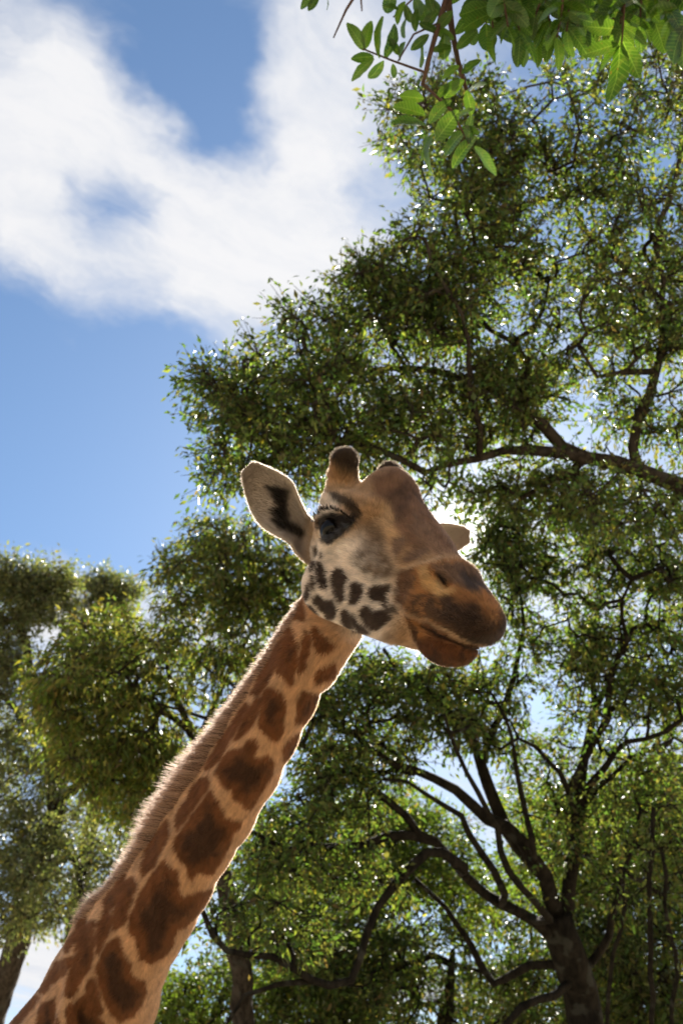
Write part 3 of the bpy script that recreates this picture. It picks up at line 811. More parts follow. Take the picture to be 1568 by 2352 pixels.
    tl = 1 + .35 * np.sin(np.round(s * 260) * 12.9898) * np.sin(np.round(s * 260) * 4.1)
    Lp = 1.45 * Lp * tl * (.6 + .5 * rng.rand(n))
    d = nap + tang * (.12 + .22 * rng.rand(n))[:, None] + side * (lat / .011 * .12)[:, None] + rng.randn(n, 3) * .10 + (np.sin(np.round(s * 260) * 3.7) * .16)[:, None] * tang
    d /= np.linalg.norm(d, axis=1, keepdims=True)
    t = np.linspace(0, 1, 5)[None, :, None]
    S = P[:, None] + d[:, None] * (Lp[:, None, None] * t) + tang[:, None] * (Lp[:, None, None] * .22 * t * t)
    mixd = rng.rand(n)
    C = np.where((mixd < .22)[:, None], np.array([.13, .075, .05]), np.array([.44, .27, .18])) * (.7 + .55 * rng.rand(n))[:, None]
    R = np.tile(np.array([.0006, .00055, .00045, .0003, .00012]), (n, 1))
    tag(curve_object('mane', W(S), R, mane_m, root, C.clip(0, 1)), kind='stuff')
    # --- lashes, brow bristles and whiskers
    lp, ld, ll = [], [], []
    for sgn in (1, -1):
        for Lst, n, ln, upz in ((LID_UP, 240, .020, .12), (LID_LO, 90, .007, -.5)):
            Lst = np.array(Lst); k = np.linspace(0, 1, len(Lst)); u = rng.rand(n) * .93
            p = np.stack([np.interp(u, k, Lst[:, i]) for i in range(3)], 1)
            o = p - EYE_C; o /= np.linalg.norm(o, axis=1, keepdims=True)
            dd = o * .7 + np.array([.10, .7, upz]) + np.stack([-.5 + u, 0 * u, 0 * u], 1) * .9 + rng.randn(n, 3) * .12
            dd /= np.linalg.norm(dd, axis=1, keepdims=True)
            ln_ = ln * (.6 + .6 * rng.rand(n)) * np.interp(u, [0, .3, 1], [1.15, 1.1, .5])
            m = np.array([1, sgn, 1])
            lp.append(p * m); ld.append(dd * m); ll.append(ln_)
    p, dd, ln_ = np.concatenate(lp), np.concatenate(ld), np.concatenate(ll)
    S = p[:, None] + dd[:, None] * ln_[:, None, None] * np.linspace(0, 1, 4)[None, :, None] + np.array([0, 0, .25]) * (ln_[:, None, None] * np.linspace(0, 1, 4)[None, :, None] ** 2)
    S = head_to_cam(S.reshape(-1, 3)).reshape(S.shape)
    R = np.tile(np.array([.0009, .0008, .0006, .0002]), (len(p), 1))
    tag(curve_object('eyelashes', W(S), R, hm, root, np.tile([.008, .007, .007], (len(p), 1))), kind='stuff')
    # whiskers round lips and chin
    n = 46
    u = rng.rand(n); chin = u < .6
    q = np.stack([np.where(chin, .33 + .12 * rng.rand(n), .42 + .09 * rng.rand(n)), rng.uniform(-.05, .05, n), np.where(chin, -.20, -.10 + .05 * rng.randn(n))], 1)
    q0 = q.copy()
    cen = np.array([.40, 0, -.13])
    for _ in range(8):
        g = grad(sdf_head, q.astype(np.float32)); q = q - g * sdf_head(q.astype(np.float32))[:, None]
    dd = g + np.where(chin[:, None], np.array([0, 0, -.5]), np.array([.5, 0, 0])) + rng.randn(n, 3) * .3
    dd /= np.linalg.norm(dd, axis=1, keepdims=True)
    ln_ = np.where(chin, .025, .02) * (.5 + rng.rand(n))
    S = q[:, None] + dd[:, None] * ln_[:, None, None] * np.linspace(0, 1, 4)[None, :, None] + np.array([.0, 0, -.2]) * (ln_[:, None, None] * np.linspace(0, 1, 4)[None, :, None] ** 2)
    S = head_to_cam(S.reshape(-1, 3)).reshape(S.shape)
    R = np.tile(np.array([.00026, .00024, .0002, .00008]), (n, 1))
    tag(curve_object('whiskers', W(S), R, wm, root, np.tile([.05, .03, .02], (n, 1))), kind='stuff')
NFUR = 480000
# ------------------------------------------------------------------ ground
def build_ground():
    m, t, out = material('dusty grass ground')
    b = t.new('ShaderNodeBsdfPrincipled', i_Roughness=.95); b.inputs['Specular IOR Level'].default_value = .1
    n = t.new('ShaderNodeTexNoise', i_Scale=.35, i_Detail=8.0, i_Roughness=.65); n2 = t.new('ShaderNodeTexNoise', i_Scale=14.0, i_Detail=6.0)
    co = t.new('ShaderNodeTexCoord')
    for k in (n, n2): t.link(co.outputs['Object'], k.inputs['Vector'])
    c = t.mix(t.ramp(n.outputs[0], .42, .62), GROUND_A, GROUND_B)
    c = t.mix(t.math('MULTIPLY', t.ramp(n2.outputs[0], .4, .7), .45), c, (.23, .17, .11))
    t.link(c, b.inputs['Base Color'])
    bp = t.new('ShaderNodeBump', i_Strength=.5, i_Distance=.03); t.link(n2.outputs[0], bp.inputs['Height']); t.link(bp.outputs[0], b.inputs['Normal'])
    t.link(b.outputs[0], out.inputs[0])
    # gently uneven sheet, finer near the camera, reaching the horizon
    r = np.array([0, .8, 2, 4, 7, 11, 16, 24, 40, 80, 200, 600, 2500]); k = 48
    V = [(0, 0, 0)]; f = []
    for i, q in enumerate(r[1:]):
        for j in range(k):
            a = 2 * math.pi * j / k; x, y = q * math.cos(a), q * math.sin(a)
            V.append((x, y, .03 * math.sin(x * .7 + 1) * math.cos(y * .6) * min(1, max(0, (q - 6) / 10))))
    for j in range(k): f.append((0, 1 + j, 1 + (j + 1) % k))
    for i in range(len(r) - 2):
        for j in range(k):
            a, b2 = 1 + i * k, 1 + (i + 1) * k
            f.append((a + j, b2 + j, b2 + (j + 1) % k, a + (j + 1) % k))
    o = mesh_object('ground', V, f, m)
    tag(o, 'dusty earth ground with patches of dry grass', None, None, 'structure')
GROUND_A = (.39, .325, .24); GROUND_B = (.23, .215, .12)

# ------------------------------------------------------------------ trees
def bark_material(name, c1, c2):
    m, t, out = material(name)
    b = t.new('ShaderNodeBsdfPrincipled', i_Roughness=.95); b.inputs['Specular IOR Level'].default_value = .04
    co = t.new('ShaderNodeTexCoord')
    mp = t.new('ShaderNodeMapping'); mp.inputs['Scale'].default_value = (14, 14, 3.5); t.link(co.outputs['Object'], mp.inputs[0])
    n = t.new('ShaderNodeTexNoise', i_Scale=1.0, i_Detail=7.0, i_Roughness=.7); t.link(mp.outputs[0], n.inputs['Vector'])
    n2 = t.new('ShaderNodeTexNoise', i_Scale=5.0, i_Detail=3.0); t.link(co.outputs['Object'], n2.inputs['Vector'])
    c = t.mix(t.ramp(n.outputs[0], .35, .65), c1, c2)
    c = t.mix(t.math('MULTIPLY', t.ramp(n2.outputs[0], .58, .68), .5), c, (.05, .05, .043))
    t.link(c, b.inputs['Base Color'])
    bp = t.new('ShaderNodeBump', i_Strength=.8, i_Distance=.02); t.link(n.outputs[0], bp.inputs['Height']); t.link(bp.outputs[0], b.inputs['Normal'])
    t.link(b.outputs[0], out.inputs[0])
    return m

def leaf_material(name, trans=.36, rough=.5, gain=(2.3, 2.4, .9), spec=.16):
    m, t, out = material(name)
    a = t.new('ShaderNodeAttribute', attribute_name='coat')
    b = t.new('ShaderNodeBsdfPrincipled', i_Roughness=rough); b.inputs['Specular IOR Level'].default_value = spec
    t.link(a.outputs['Color'], b.inputs['Base Color'])
    tr = t.new('ShaderNodeBsdfTranslucent')
    t.link(t.vmath('MULTIPLY', a.outputs['Color'], gain), tr.inputs[0])
    mx = t.new('ShaderNodeMixShader', i_0=trans)
    t.link(b.outputs[0], mx.inputs[1]); t.link(tr.outputs[0], mx.inputs[2]); t.link(mx.outputs[0], out.inputs[0])
    return m

def frames(d):
    d = d / (np.linalg.norm(d, axis=1, keepdims=True) + 1e-9)
    ref = np.where(np.abs(d[:, 2:3]) < .9, np.array([[0, 0, 1.0]]), np.array([[1.0, 0, 0]]))
    a = np.cross(d, ref); a /= np.linalg.norm(a, axis=1, keepdims=True) + 1e-9
    return d, a, np.cross(d, a)

def frusta(A, B, ra, rb, k=5):
    """separate tapered tubes from A to B"""
    n = len(A); d, u, v = frames(B - A)
    ang = np.arange(k) * 2 * np.pi / k
    ring = np.cos(ang)[None, :, None] * u[:, None] + np.sin(ang)[None, :, None] * v[:, None]
    V = np.concatenate([A[:, None] + ring * ra[:, None, None], B[:, None] + ring * rb[:, None, None]], 1)
    i = np.arange(n)[:, None] * 2 * k; j = np.arange(k)[None]; j2 = (j + 1) % k
    f = np.stack([i + j, i + j2, i + k + j2, i + k + j], -1).reshape(-1, 4)
    return V.reshape(-1, 3), f

def tube(P, R, k=9, seed=0, rough=.10):
    """one continuous limb along a polyline"""
    rng = np.random.RandomState(seed)
    d = np.gradient(P, axis=0); d, u, v = frames(d)
    for i in range(1, len(P)):          # keep the frame from twisting
        a = u[i - 1] - d[i] * (u[i - 1] @ d[i]); u[i] = a / (np.linalg.norm(a) + 1e-9); v[i] = np.cross(d[i], u[i])
    ang = np.arange(k) * 2 * np.pi / k
    rr = R[:, None] * (1 + rough * rng.randn(len(P), k) * .7 + rough * np.sin(ang * 3 + seed)[None])
    V = P[:, None] + (np.cos(ang)[None, :, None] * u[:, None] + np.sin(ang)[None, :, None] * v[:, None]) * rr[..., None]
    n = len(P); i = np.arange(n - 1)[:, None] * k; j = np.arange(k)[None]; j2 = (j + 1) % k
    f = np.stack([i + j, i + j2, i + k + j2, i + k + j], -1).reshape(-1, 4)
    f2 = [tuple(q) for q in f] + [tuple(range(k))[::-1], tuple(range((n - 1) * k, n * k))]
    return V.reshape(-1, 3), f2

def resample(P, step):
    P = np.asarray(P, float); s = np.r_[0, np.cumsum(np.linalg.norm(np.diff(P[:, :3], axis=0), axis=1))]
    n = max(3, int(s[-1] / step) + 1); q = np.linspace(0, s[-1], n)
    # smooth: sample a Catmull-Rom through the points
    out = []
    for x in q:
        i = min(np.searchsorted(s, x, 'right') - 1, len(P) - 2); t = (x - s[i]) / (s[i + 1] - s[i] + 1e-9)
        p0, p1, p2, p3 = P[max(i - 1, 0)], P[i], P[i + 1], P[min(i + 2, len(P) - 1)]
        out.append(.5 * ((2 * p1) + (-p0 + p2) * t + (2 * p0 - 5 * p1 + 4 * p2 - p3) * t * t + (-p0 + 3 * p1 - 3 * p2 + p3) * t ** 3))
    return np.array(out)

GREENS = .88 * np.array([(.050, .085, .022), (.070, .105, .028), (.036, .066, .022), (.090, .105, .030), (.060, .075, .028), (.080, .075, .030)])
def leaves(centers, dirs, size, rng, palette=GREENS, yellow=.010, aspect=.40, droop=.35, up=.55):
    n = len(centers)
    d = dirs + rng.randn(n, 3) * .55; d[:, 2] -= droop * (1 + rng.rand(n)); d /= np.linalg.norm(d, axis=1, keepdims=True)
    nn = rng.randn(n, 3) * .6; nn[:, 2] += up; nn -= d * (nn * d).sum(1, keepdims=True); nn /= np.linalg.norm(nn, axis=1, keepdims=True) + 1e-9
    s = np.cross(d, nn)
    L = size * (.6 + .7 * rng.rand(n)); Wd = L * aspect * (.75 + .5 * rng.rand(n)); fold = Wd * (.15 + .25 * rng.rand(n))
    b = centers; tip = b + d * L[:, None] - nn * (L * .12)[:, None]
    m = b + d * (L * .46)[:, None]
    l = m + s * (Wd * .5)[:, None] + nn * fold[:, None] * .5; r = m - s * (Wd * .5)[:, None] + nn * fold[:, None] * .5
    V = np.stack([b, l, tip, r], 1).reshape(-1, 3)
    i = np.arange(n)[:, None] * 4
    f = np.concatenate([i + np.array([[0, 2, 1]]), i + np.array([[0, 3, 2]])])
    c = palette[rng.randint(0, len(palette), n)] * (.75 + .5 * rng.rand(n))[:, None]
    yl = rng.rand(n) < yellow; c[yl] = np.array([.17, .15, .03]) * (.5 + rng.rand(yl.sum())[:, None] * .6)
    br = rng.rand(n) < yellow * 1.2; c[br] = np.array([.085, .06, .03])
    return V, f, np.repeat(c, 4, 0)

def in_poly(pts, poly): return poly_sdist(pts, poly) < 0

def grow_tree(name, label, limbs, clumps, bark, leafm, rng, leaf_size, per_clump, clump_r, tip_r=.0062, trunk_n=1, category='tree', group=None, palette=GREENS, yellow=.015, droop=.35, gap=None, leaf_kw={}):
    """limbs: list of (points[world x,y,z], radii at the ends); the first is the trunk. clumps: (n,3) centres of leaf clusters."""
    base = np.array([limbs[0][0][0][0], limbs[0][0][0][1], 0.0])
    root = empty(name, base); tag(root, label, category, group)
    nodes, par, rad = [], [], []; chains = []
    for li, (pts, r0, r1) in enumerate(limbs):
        pts = np.asarray(pts, float)
        P = resample(pts, .22 if li < trunk_n + 20 else .18)
        wob = rng.randn(len(P), 3) * .012 * (1 if li >= trunk_n else 1.4); P[1:-1] += wob[1:-1]
        R = np.linspace(r0, r1, len(P)); ids = []
        if nodes:
            nd = np.array(nodes); j = int(np.argmin(((nd - P[0]) ** 2).sum(1)))
            if np.linalg.norm(nd[j] - P[0]) < 1.0: P[0] = nd[j]
            else: j = -1
        else: j = -1
        for k, (p, r) in enumerate(zip(P, R)):
            nodes.append(p); par.append(j if k == 0 else len(nodes) - 2); rad.append(r); ids.append(len(nodes) - 1)
        chains.append((P, R))
        V, f = tube(P, R, 12 if li < trunk_n else 8, li + 3)
        mesh_object('trunk' if li < trunk_n else 'branch', V - base, f, bark, root)
    nh = len(nodes); N0 = np.array(nodes)
    order = np.argsort([((N0 - c) ** 2).sum(1).min() for c in clumps])
    N = np.zeros((nh + len(clumps) * 14, 3)); N[:nh] = N0; depth = np.zeros(len(N)); cnt = nh
    parent = np.full(len(N), -1); parent[:nh] = par
    tips = []
    for ci in order:
        c = clumps[ci]
        dd = np.sqrt(((N[:cnt] - c) ** 2).sum(1)); j = int(np.argmin(dd + .12 * depth[:cnt])); dist = dd[j]
        steps = int(np.clip(dist / .2, 2, 12)); a = N[j]
        sag = rng.randn(3) * .12 * dist; sag[2] += .05 * dist
        prev = j
        for k in range(1, steps + 1):
            t = k / steps; p = a + (c - a) * t + sag * math.sin(math.pi * t) + rng.randn(3) * .018
            if k == steps: p = c
            N[cnt] = p; parent[cnt] = prev; depth[cnt] = depth[prev] + dist / steps; prev = cnt; cnt += 1
        tips.append(prev)
    load = np.zeros(cnt); load[tips] = tip_r ** 2.1
    for i in range(cnt - 1, nh - 1, -1):
        load[parent[i]] += load[i] if parent[i] >= nh else 0
    R = np.maximum(load, 1e-9) ** (1 / 2.1)
    ids = np.arange(nh, cnt); pa = parent[ids]
    ra = np.where(pa >= nh, np.maximum(R[ids], R[pa] * .9), R[ids] * 1.15)
    # twigs fanning out of every clump, leaves along them
    C = N[tips]; nt = 7
    outd = C - N[parent[tips]]; outd /= np.linalg.norm(outd, axis=1, keepdims=True) + 1e-9
    td = rng.randn(len(C), nt, 3) + outd[:, None] * .6 + np.array([0, 0, .1]); td /= np.linalg.norm(td, axis=-1, keepdims=True)
    tl = clump_r * (.55 + .75 * rng.rand(len(C), nt)); tw_end = C[:, None] + td * tl[..., None] * np.array([1, 1, .75])
    V1, f1 = frusta(N[pa], N[ids], ra, R[ids], 5)
    V2, f2 = frusta(np.repeat(C, nt, 0), tw_end.reshape(-1, 3), np.full(len(C) * nt, tip_r * .75), np.full(len(C) * nt, .0018), 3)
    tw = mesh_object('twigs', np.concatenate([V1, V2]) - base, np.concatenate([f1, f2 + len(V1)]), bark, root); tw['kind'] = 'stuff'
    n = len(C) * per_clump
    ci = np.repeat(np.arange(len(C)), per_clump); ti = rng.randint(0, nt, n); t = .15 + .9 * rng.rand(n)
    cen = C[ci] + (tw_end[ci, ti] - C[ci]) * t[:, None] + rng.randn(n, 3) * .035 * (clump_r / .3)
    dr = td[ci, ti]
    if gap is not None:
        dist = np.full(n, 9.0)                    # a lane in the leaves through which the sun reaches the animal
        for g, r in gap:
            w = cen - g; w = w - (w @ SUN)[:, None] * SUN; dist = np.minimum(dist, np.linalg.norm(w, axis=1) - r)
        kp = rng.rand(n) < smooth01(dist, -.05, .09) + .36; cen, dr = cen[kp], dr[kp]
    # whole clumps differ a little in tint
    V, f, c = leaves(cen, dr, leaf_size, rng, palette, yellow, droop=droop, **leaf_kw)
    cr = mesh_object('crown', V - base, f, leafm, root, False, c); cr['kind'] = 'stuff'
    return root
def smooth01(x, a, b):
    t = np.clip((x - a) / (b - a), 0, 1); return t * t * (3 - 2 * t)

def scatter(regions, rng):
    """regions: (polygon px, depth near, depth far, clumps per million px2 at that depth, edge lumps) -> world points"""
    out = []
    for poly, d0, d1, n in regions:
        poly = np.asarray(poly, float); lo, hi = poly.min(0), poly.max(0)
        # boughs first, then leaf clusters gathered round each bough, so that gaps of sky stay open between them
        nb = max(3, n // 6); bo = np.zeros((0, 2))
        while len(bo) < nb:
            p = lo + (hi - lo) * rng.rand(nb * 3, 2); bo = np.concatenate([bo, p[in_poly(p, poly)]])[:nb]
        bz = d0 + (d1 - d0) * rng.rand(nb); got = 0; dm = (d0 + d1) / 2; px = F / dm
        while got < n:
            k = rng.randint(0, nb, n); p = bo[k] + rng.randn(n, 2) * np.array([.26, .19]) * px * (dm / 9)
            m = poly_sdist(p, poly) < 8; z = bz[k] + rng.randn(n) * .22
            p, z = p[m][:n - got], z[m][:n - got]
            out += [at(u, v, q) for (u, v), q in zip(p, z)]; got += len(p)
    return np.array(out)

def limb(pts, d0, d1, r0, r1):
    n = len(pts); return ([at(u, v, d0 + (d1 - d0) * i / (n - 1)) for i, (u, v) in enumerate(pts)], r0, r1)
def limbd(pts, r0, r1): return ([at(u, v, d) for u, v, d in pts], r0, r1)
def drop(p, extra=()):
    """trunk from the ground up to a point"""
    p = np.asarray(p); return p
def from_ground(pts_px, depth, r0, r1, lean=(0, 0)):
    P = [at(u, v, d) for u, v, d in pts_px]
    f = P[0]; g = np.array([f[0] + lean[0], f[1] + lean[1], -.05]); m = (g + f) / 2 + np.array([lean[0] * -.1, 0, 0])
    return ([g, m] + P, r0, r1)

def build_trees():
    rng = np.random.RandomState(7)
    bark = bark_material('grey brown bark', (.014, .011, .009), (.045, .036, .029)); bark2 = bark_material('dark bark', (.008, .007, .006), (.022, .018, .014))
    lm = leaf_material('tree leaf'); lm2 = leaf_material('drooping leaf', trans=.36, rough=.5)
    gap = [(CAM, .06)] + [(cam_to_world(p[None])[0], r + .05) for p, r in NECKP[1:9]] + [(at(1000, 330, 1.45), .10)] + [(cam_to_world(head_to_cam(np.array([q]))) [0], r) for q, r in (((.40, 0, -.1), .05), ((.2, 0, -.05), .09), ((0, 0, 0), .13), ((-.05, 0, .13), .10), ((-.18, .19, .03), .11), ((-.10, -.2, .03), .04))]
    # ---- the tree on the right whose great limb crosses the sky
    X = 8.6
    limbs = [([np.array([4.9, 7.6, -.05]), np.array([4.75, 7.5, 2.0]), np.array([4.5, 7.3, 3.9]), np.array([4.2, 7.1, 5.0]), at(1700, 1150, 8.4)], .34, .16),
             limb([(1700, 1150), (1568, 1115), (1494, 1094), (1428, 1067), (1340, 1054), (1265, 1036), (1195, 1036), (1116, 1045), (1054, 1067), (975, 1085)], 8.4, 8.1, .085, .020),
             limb([(1470, 1080), (1450, 1001), (1481, 926), (1498, 865), (1520, 825), (1525, 768), (1516, 724), (1525, 662), (1500, 560), (1480, 470)], 8.35, 8.9, .052, .014),
             limb([(1340, 1054), (1261, 997), (1230, 962), (1182, 926), (1142, 904), (1098, 869), (1032, 865), (979, 852), (926, 843), (840, 860), (760, 850)], 8.3, 8.7, .055, .014),
             limb([(1182, 926), (1204, 865), (1217, 834), (1186, 794), (1133, 768), (1080, 700), (1010, 640)], 8.4, 8.9, .034, .012),
             limb([(1186, 794), (1221, 755), (1243, 724), (1260, 640)], 8.5, 8.8, .025, .01),
             limb([(1098, 1045), (1098, 962), (1080, 913), (1074, 838), (1072, 759), (1040, 690), (990, 600)], 8.15, 8.0, .03, .012),
             limb([(1495, 868), (1440, 855), (1400, 875), (1370, 850), (1330, 800)], 8.5, 8.2, .03, .012),
             limb([(1520, 825), (1568, 790), (1640, 700), (1660, 560)], 8.6, 9.0, .05, .02),
             limb([(1525, 690), (1470, 640), (1400, 590), (1330, 500), (1290, 400)], 8.8, 9.2, .035, .012),
             limb([(1500, 560), (1540, 440), (1568, 300), (1560, 180)], 8.9, 9.3, .03, .012),
             limb([(1290, 400), (1220, 330), (1120, 250), (1010, 230)], 9.2, 9.4, .022, .01),
             limb([(975, 1085), (880, 1040), (780, 1010), (660, 980), (560, 950), (490, 920)], 8.1, 8.4, .03, .01),
             limb([(926, 843), (880, 760), (850, 680), (830, 620)], 8.6, 8.8, .02, .01),
             limb([(760, 850), (700, 800), (640, 830), (560, 850)], 8.7, 8.7, .02, .01)]
    cl = scatter([([(445, 880), (500, 825), (560, 815), (650, 770), (760, 760), (900, 780), (980, 900), (980, 1060), (900, 1120), (700, 1130), (540, 1150), (490, 1110), (465, 1050), (475, 970), (445, 930)], 7.9, 9.2, 270),
                  ([(650, 710), (760, 690), (800, 640), (840, 595), (900, 570), (965, 520), (1060, 540), (1130, 620), (1160, 760), (1040, 800), (900, 790), (760, 770), (655, 760)], 8.2, 9.4, 185),
                  ([(970, 500), (980, 420), (1100, 400), (1220, 480), (1240, 640), (1130, 640), (1040, 560)], 8.4, 9.6, 70),
                  ([(890, 310), (905, 220), (960, 170), (1080, 160), (1220, 220), (1280, 330), (1200, 420), (1060, 420), (960, 380)], 8.6, 9.8, 115),
                  ([(1240, 640), (1220, 430), (1290, 300), (1250, 100), (1400, 60), (1600, 60), (1640, 600), (1640, 1050), (1500, 1040), (1400, 980), (1300, 960), (1180, 760)], 8.2, 9.8, 320),
                  ([(1000, 780), (1180, 780), (1300, 960), (1180, 1040), (1020, 1060), (960, 960)], 7.9, 8.9, 110), ([(950, 1090), (1100, 1060), (1300, 1060), (1500, 1110), (1640, 1130), (1640, 1230), (1300, 1190), (1150, 1160), (960, 1150)], 8.0, 9.0, 100)], rng)
    grow_tree('broadleaf_tree', 'leafy tree whose long bare limb reaches in over the giraffe', limbs, cl, bark, lm, rng, .068, 56, .29, gap=gap)
    # ---- the many-stemmed tree with a dark trunk at the lower right
    limbs = [from_ground([(1345, 2352, 10.4), (1330, 2250, 10.4), (1300, 2170, 10.4), (1275, 2101, 10.4)], 10.4, .26, .16, (.25, .05)),
             limb([(1275, 2101), (1257, 2053), (1227, 1981), (1167, 1903), (1107, 1867), (1047, 1813), (963, 1777), (903, 1753), (820, 1690)], 10.4, 9.8, .09, .022),
             limb([(1227, 1981), (1197, 1945), (1149, 1873), (1125, 1813), (1095, 1729), (1065, 1670), (1000, 1610), (930, 1555), (880, 1490)], 10.4, 10.6, .08, .022),
             limb([(1290, 2130), (1299, 2077), (1317, 1981), (1326, 1873), (1332, 1801), (1347, 1723), (1370, 1620), (1410, 1540), (1440, 1440)], 10.4, 10.9, .08, .022),
             limb([(1300, 2170), (1190, 2090), (1131, 2065), (1071, 2017), (1010, 1945), (963, 1909), (885, 1831), (807, 1783), (690, 1710)], 10.4, 9.4, .066, .02),
             limb([(1310, 2230), (1220, 2210), (1137, 2257), (1071, 2161), (1011, 2077), (951, 2017)], 10.4, 11.0, .055, .02),
             limb([(1090, 2030), (999, 1951), (927, 2005), (879, 2065), (849, 2113), (825, 2209), (801, 2257), (735, 2257), (687, 2227), (610, 2192), (540, 2195), (490, 2150), (455, 2080), (425, 2000), (400, 1900)], 9.6, 8.0, .052, .014),
             limb([(987, 1945), (915, 1915), (831, 1939), (747, 1945), (651, 1951), (560, 1900)], 9.8, 9.4, .05, .02),
             limb([(1347, 1723), (1400, 1640), (1470, 1560), (1540, 1500)], 10.8, 11.0, .04, .015),
             limb([(1326, 1873), (1380, 1800), (1450, 1740), (1540, 1700)], 10.7, 10.3, .04, .014),
             limb([(1095, 1729), (1150, 1640), (1180, 1540), (1200, 1440), (1190, 1340)], 10.6, 10.8, .045, .012),
             limb([(1370, 1620), (1350, 1500), (1380, 1380), (1360, 1280), (1300, 1200)], 10.9, 11.0, .04, .012),
             limb([(1440, 1440), (1500, 1440), (1568, 1520)], 10.9, 10.6, .03, .012),
             limb([(700, 2230), (640, 2250), (560, 2290), (520, 2352)], 8.8, 8.6, .03, .014),
             limb([(1240, 2020), (1215, 1900), (1190, 1800), (1180, 1720), (1160, 1650)], 10.0, 9.4, .038, .014),
             limb([(1180, 2090), (1100, 1950), (1060, 1880), (1010, 1840), (940, 1800), (880, 1790)], 9.9, 9.2, .042, .014),
             limb([(1320, 1900), (1300, 1800), (1250, 1740), (1200, 1700), (1150, 1720)], 10.2, 9.6, .035, .014),
             limb([(1280, 2140), (1230, 2070), (1160, 1990), (1140, 1900), (1080, 1800), (1040, 1700), (1020, 1640)], 9.9, 9.0, .045, .014),
             limb([(1345, 1740), (1390, 1650), (1400, 1540), (1440, 1470), (1420, 1400), (1450, 1330)], 10.3, 9.4, .04, .014),
             limb([(1330, 1830), (1400, 1740), (1440, 1700), (1500, 1690), (1568, 1650)], 10.2, 9.2, .04, .016),
             limb([(1310, 2300), (1240, 2290), (1180, 2330), (1130, 2400)], 10.2, 9.6, .05, .03),
             limb([(1330, 2250), (1390, 2160), (1420, 2050), (1450, 1950), (1470, 1860)], 10.4, 10.2, .05, .016)]
    cl = scatter([([(1000, 1130), (1120, 1130), (1300, 1120), (1568, 1150), (1620, 1400), (1620, 1760), (1400, 1720), (1200, 1640), (1150, 1500), (1160, 1330), (1060, 1200)], 9.6, 11.6, 360),
                  ([(820, 1500), (960, 1540), (1150, 1500), (1200, 1640), (1180, 1760), (1000, 1720), (830, 1660)], 9.6, 11.4, 130),
                  ([(700, 1560), (830, 1600), (1000, 1720), (960, 1800), (820, 1860), (690, 1800), (660, 1680)], 9.2, 10.6, 130),
                  ([(600, 1850), (760, 1830), (900, 1880), (960, 2000), (900, 2100), (760, 2060), (600, 2020), (560, 1930)], 9.0, 10.4, 100),
                  ([(1180, 1700), (1568, 1720), (1620, 2000), (1500, 2120), (1340, 2060), (1200, 1900)], 9.8, 11.6, 170),
                  ([(430, 2120), (560, 2060), (800, 2120), (760, 2210), (560, 2160)], 8.6, 9.6, 30), ([(1030, 1120), (1190, 1130), (1230, 1330), (1140, 1350), (1090, 1250)], 9.8, 11.2, 32), ([(800, 1490), (900, 1500), (880, 1600), (780, 1600)], 9.8, 11.0, 24)], rng)
    grow_tree('broadleaf_tree', 'many-stemmed tree with a dark forked trunk and spreading crooked limbs', limbs, cl, bark2, lm, rng, .076, 48, .31, gap=gap)
    # ---- drooping-leaved tree behind the neck
    limbs = [from_ground([(560, 2352, 12.2), (540, 2150, 12.2), (500, 1950, 12.2)], 12.2, .20, .10, (-.1, .3)),
             limb([(500, 1950), (470, 1800), (450, 1700), (400, 1600), (380, 1500)], 12.2, 11.8, .09, .02),
             limb([(470, 1800), (540, 1700), (600, 1620), (660, 1560)], 12.1, 11.6, .05, .015),
             limb([(450, 1700), (400, 1650), (330, 1610), (250, 1580), (160, 1560)], 12.0, 11.2, .045, .012),
             limb([(520, 1660), (440, 1640), (380, 1625), (320, 1600)], 11.4, 11.0, .025, .012),
             limb([(480, 1850), (380, 1780), (300, 1760), (200, 1740)], 12.1, 11.4, .04, .012),
             limb([(450, 1700), (520, 1560), (560, 1480), (600, 1400), (600, 1330)], 12.0, 12.2, .04, .012),
             limb([(600, 1400), (520, 1330), (460, 1260), (430, 1220)], 12.2, 12.2, .02, .008)]
    cl = scatter([([(90, 1560), (130, 1480), (200, 1420), (310, 1395), (400, 1420), (560, 1440), (640, 1480), (620, 1560), (540, 1620), (400, 1640), (250, 1640), (110, 1640)], 10.6, 12.4, 190),
                  ([(70, 1640), (250, 1640), (420, 1640), (420, 1780), (360, 1880), (250, 1880), (180, 1760), (70, 1700)], 10.8, 12.4, 150),
                  ([(400, 1260), (470, 1205), (560, 1190), (690, 1230), (710, 1330), (690, 1420), (560, 1440), (400, 1400), (370, 1360)], 11.4, 13.0, 150),
                  ([(420, 1780), (540, 1660), (520, 1800), (420, 1880)], 11.4, 12.6, 40)], rng)
    grow_tree('broadleaf_tree', 'tree with drooping leaves just behind the mane of the giraffe', limbs, cl, bark, lm2, rng, .105, 62, .34, droop=.7, leaf_kw=dict(aspect=.28, up=.4),
              palette=np.array([(.055, .085, .022), (.075, .10, .028), (.095, .095, .03), (.06, .075, .022), (.11, .10, .035)]), yellow=.03)
    # ---- pale trees far left
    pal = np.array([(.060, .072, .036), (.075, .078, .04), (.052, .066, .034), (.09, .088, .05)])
    limbs = [from_ground([(-20, 2352, 19), (30, 2200, 19), (70, 2050, 19), (100, 1960, 19)], 19, .34, .2, (-.2, .2)),
             limb([(100, 1960), (130, 1850), (110, 1700), (70, 1550), (50, 1400), (60, 1330)], 19, 19.5, .19, .04),
             limb([(110, 1700), (40, 1640), (-20, 1560)], 19.2, 19, .09, .03),
             limb([(130, 1850), (200, 1780), (240, 1720)], 19, 18.4, .08, .03),
             limb([(70, 1550), (130, 1480), (150, 1440)], 19.3, 19.0, .06, .02),
             limb([(70, 2050), (10, 1980), (-40, 1880)], 19, 19, .08, .03)]
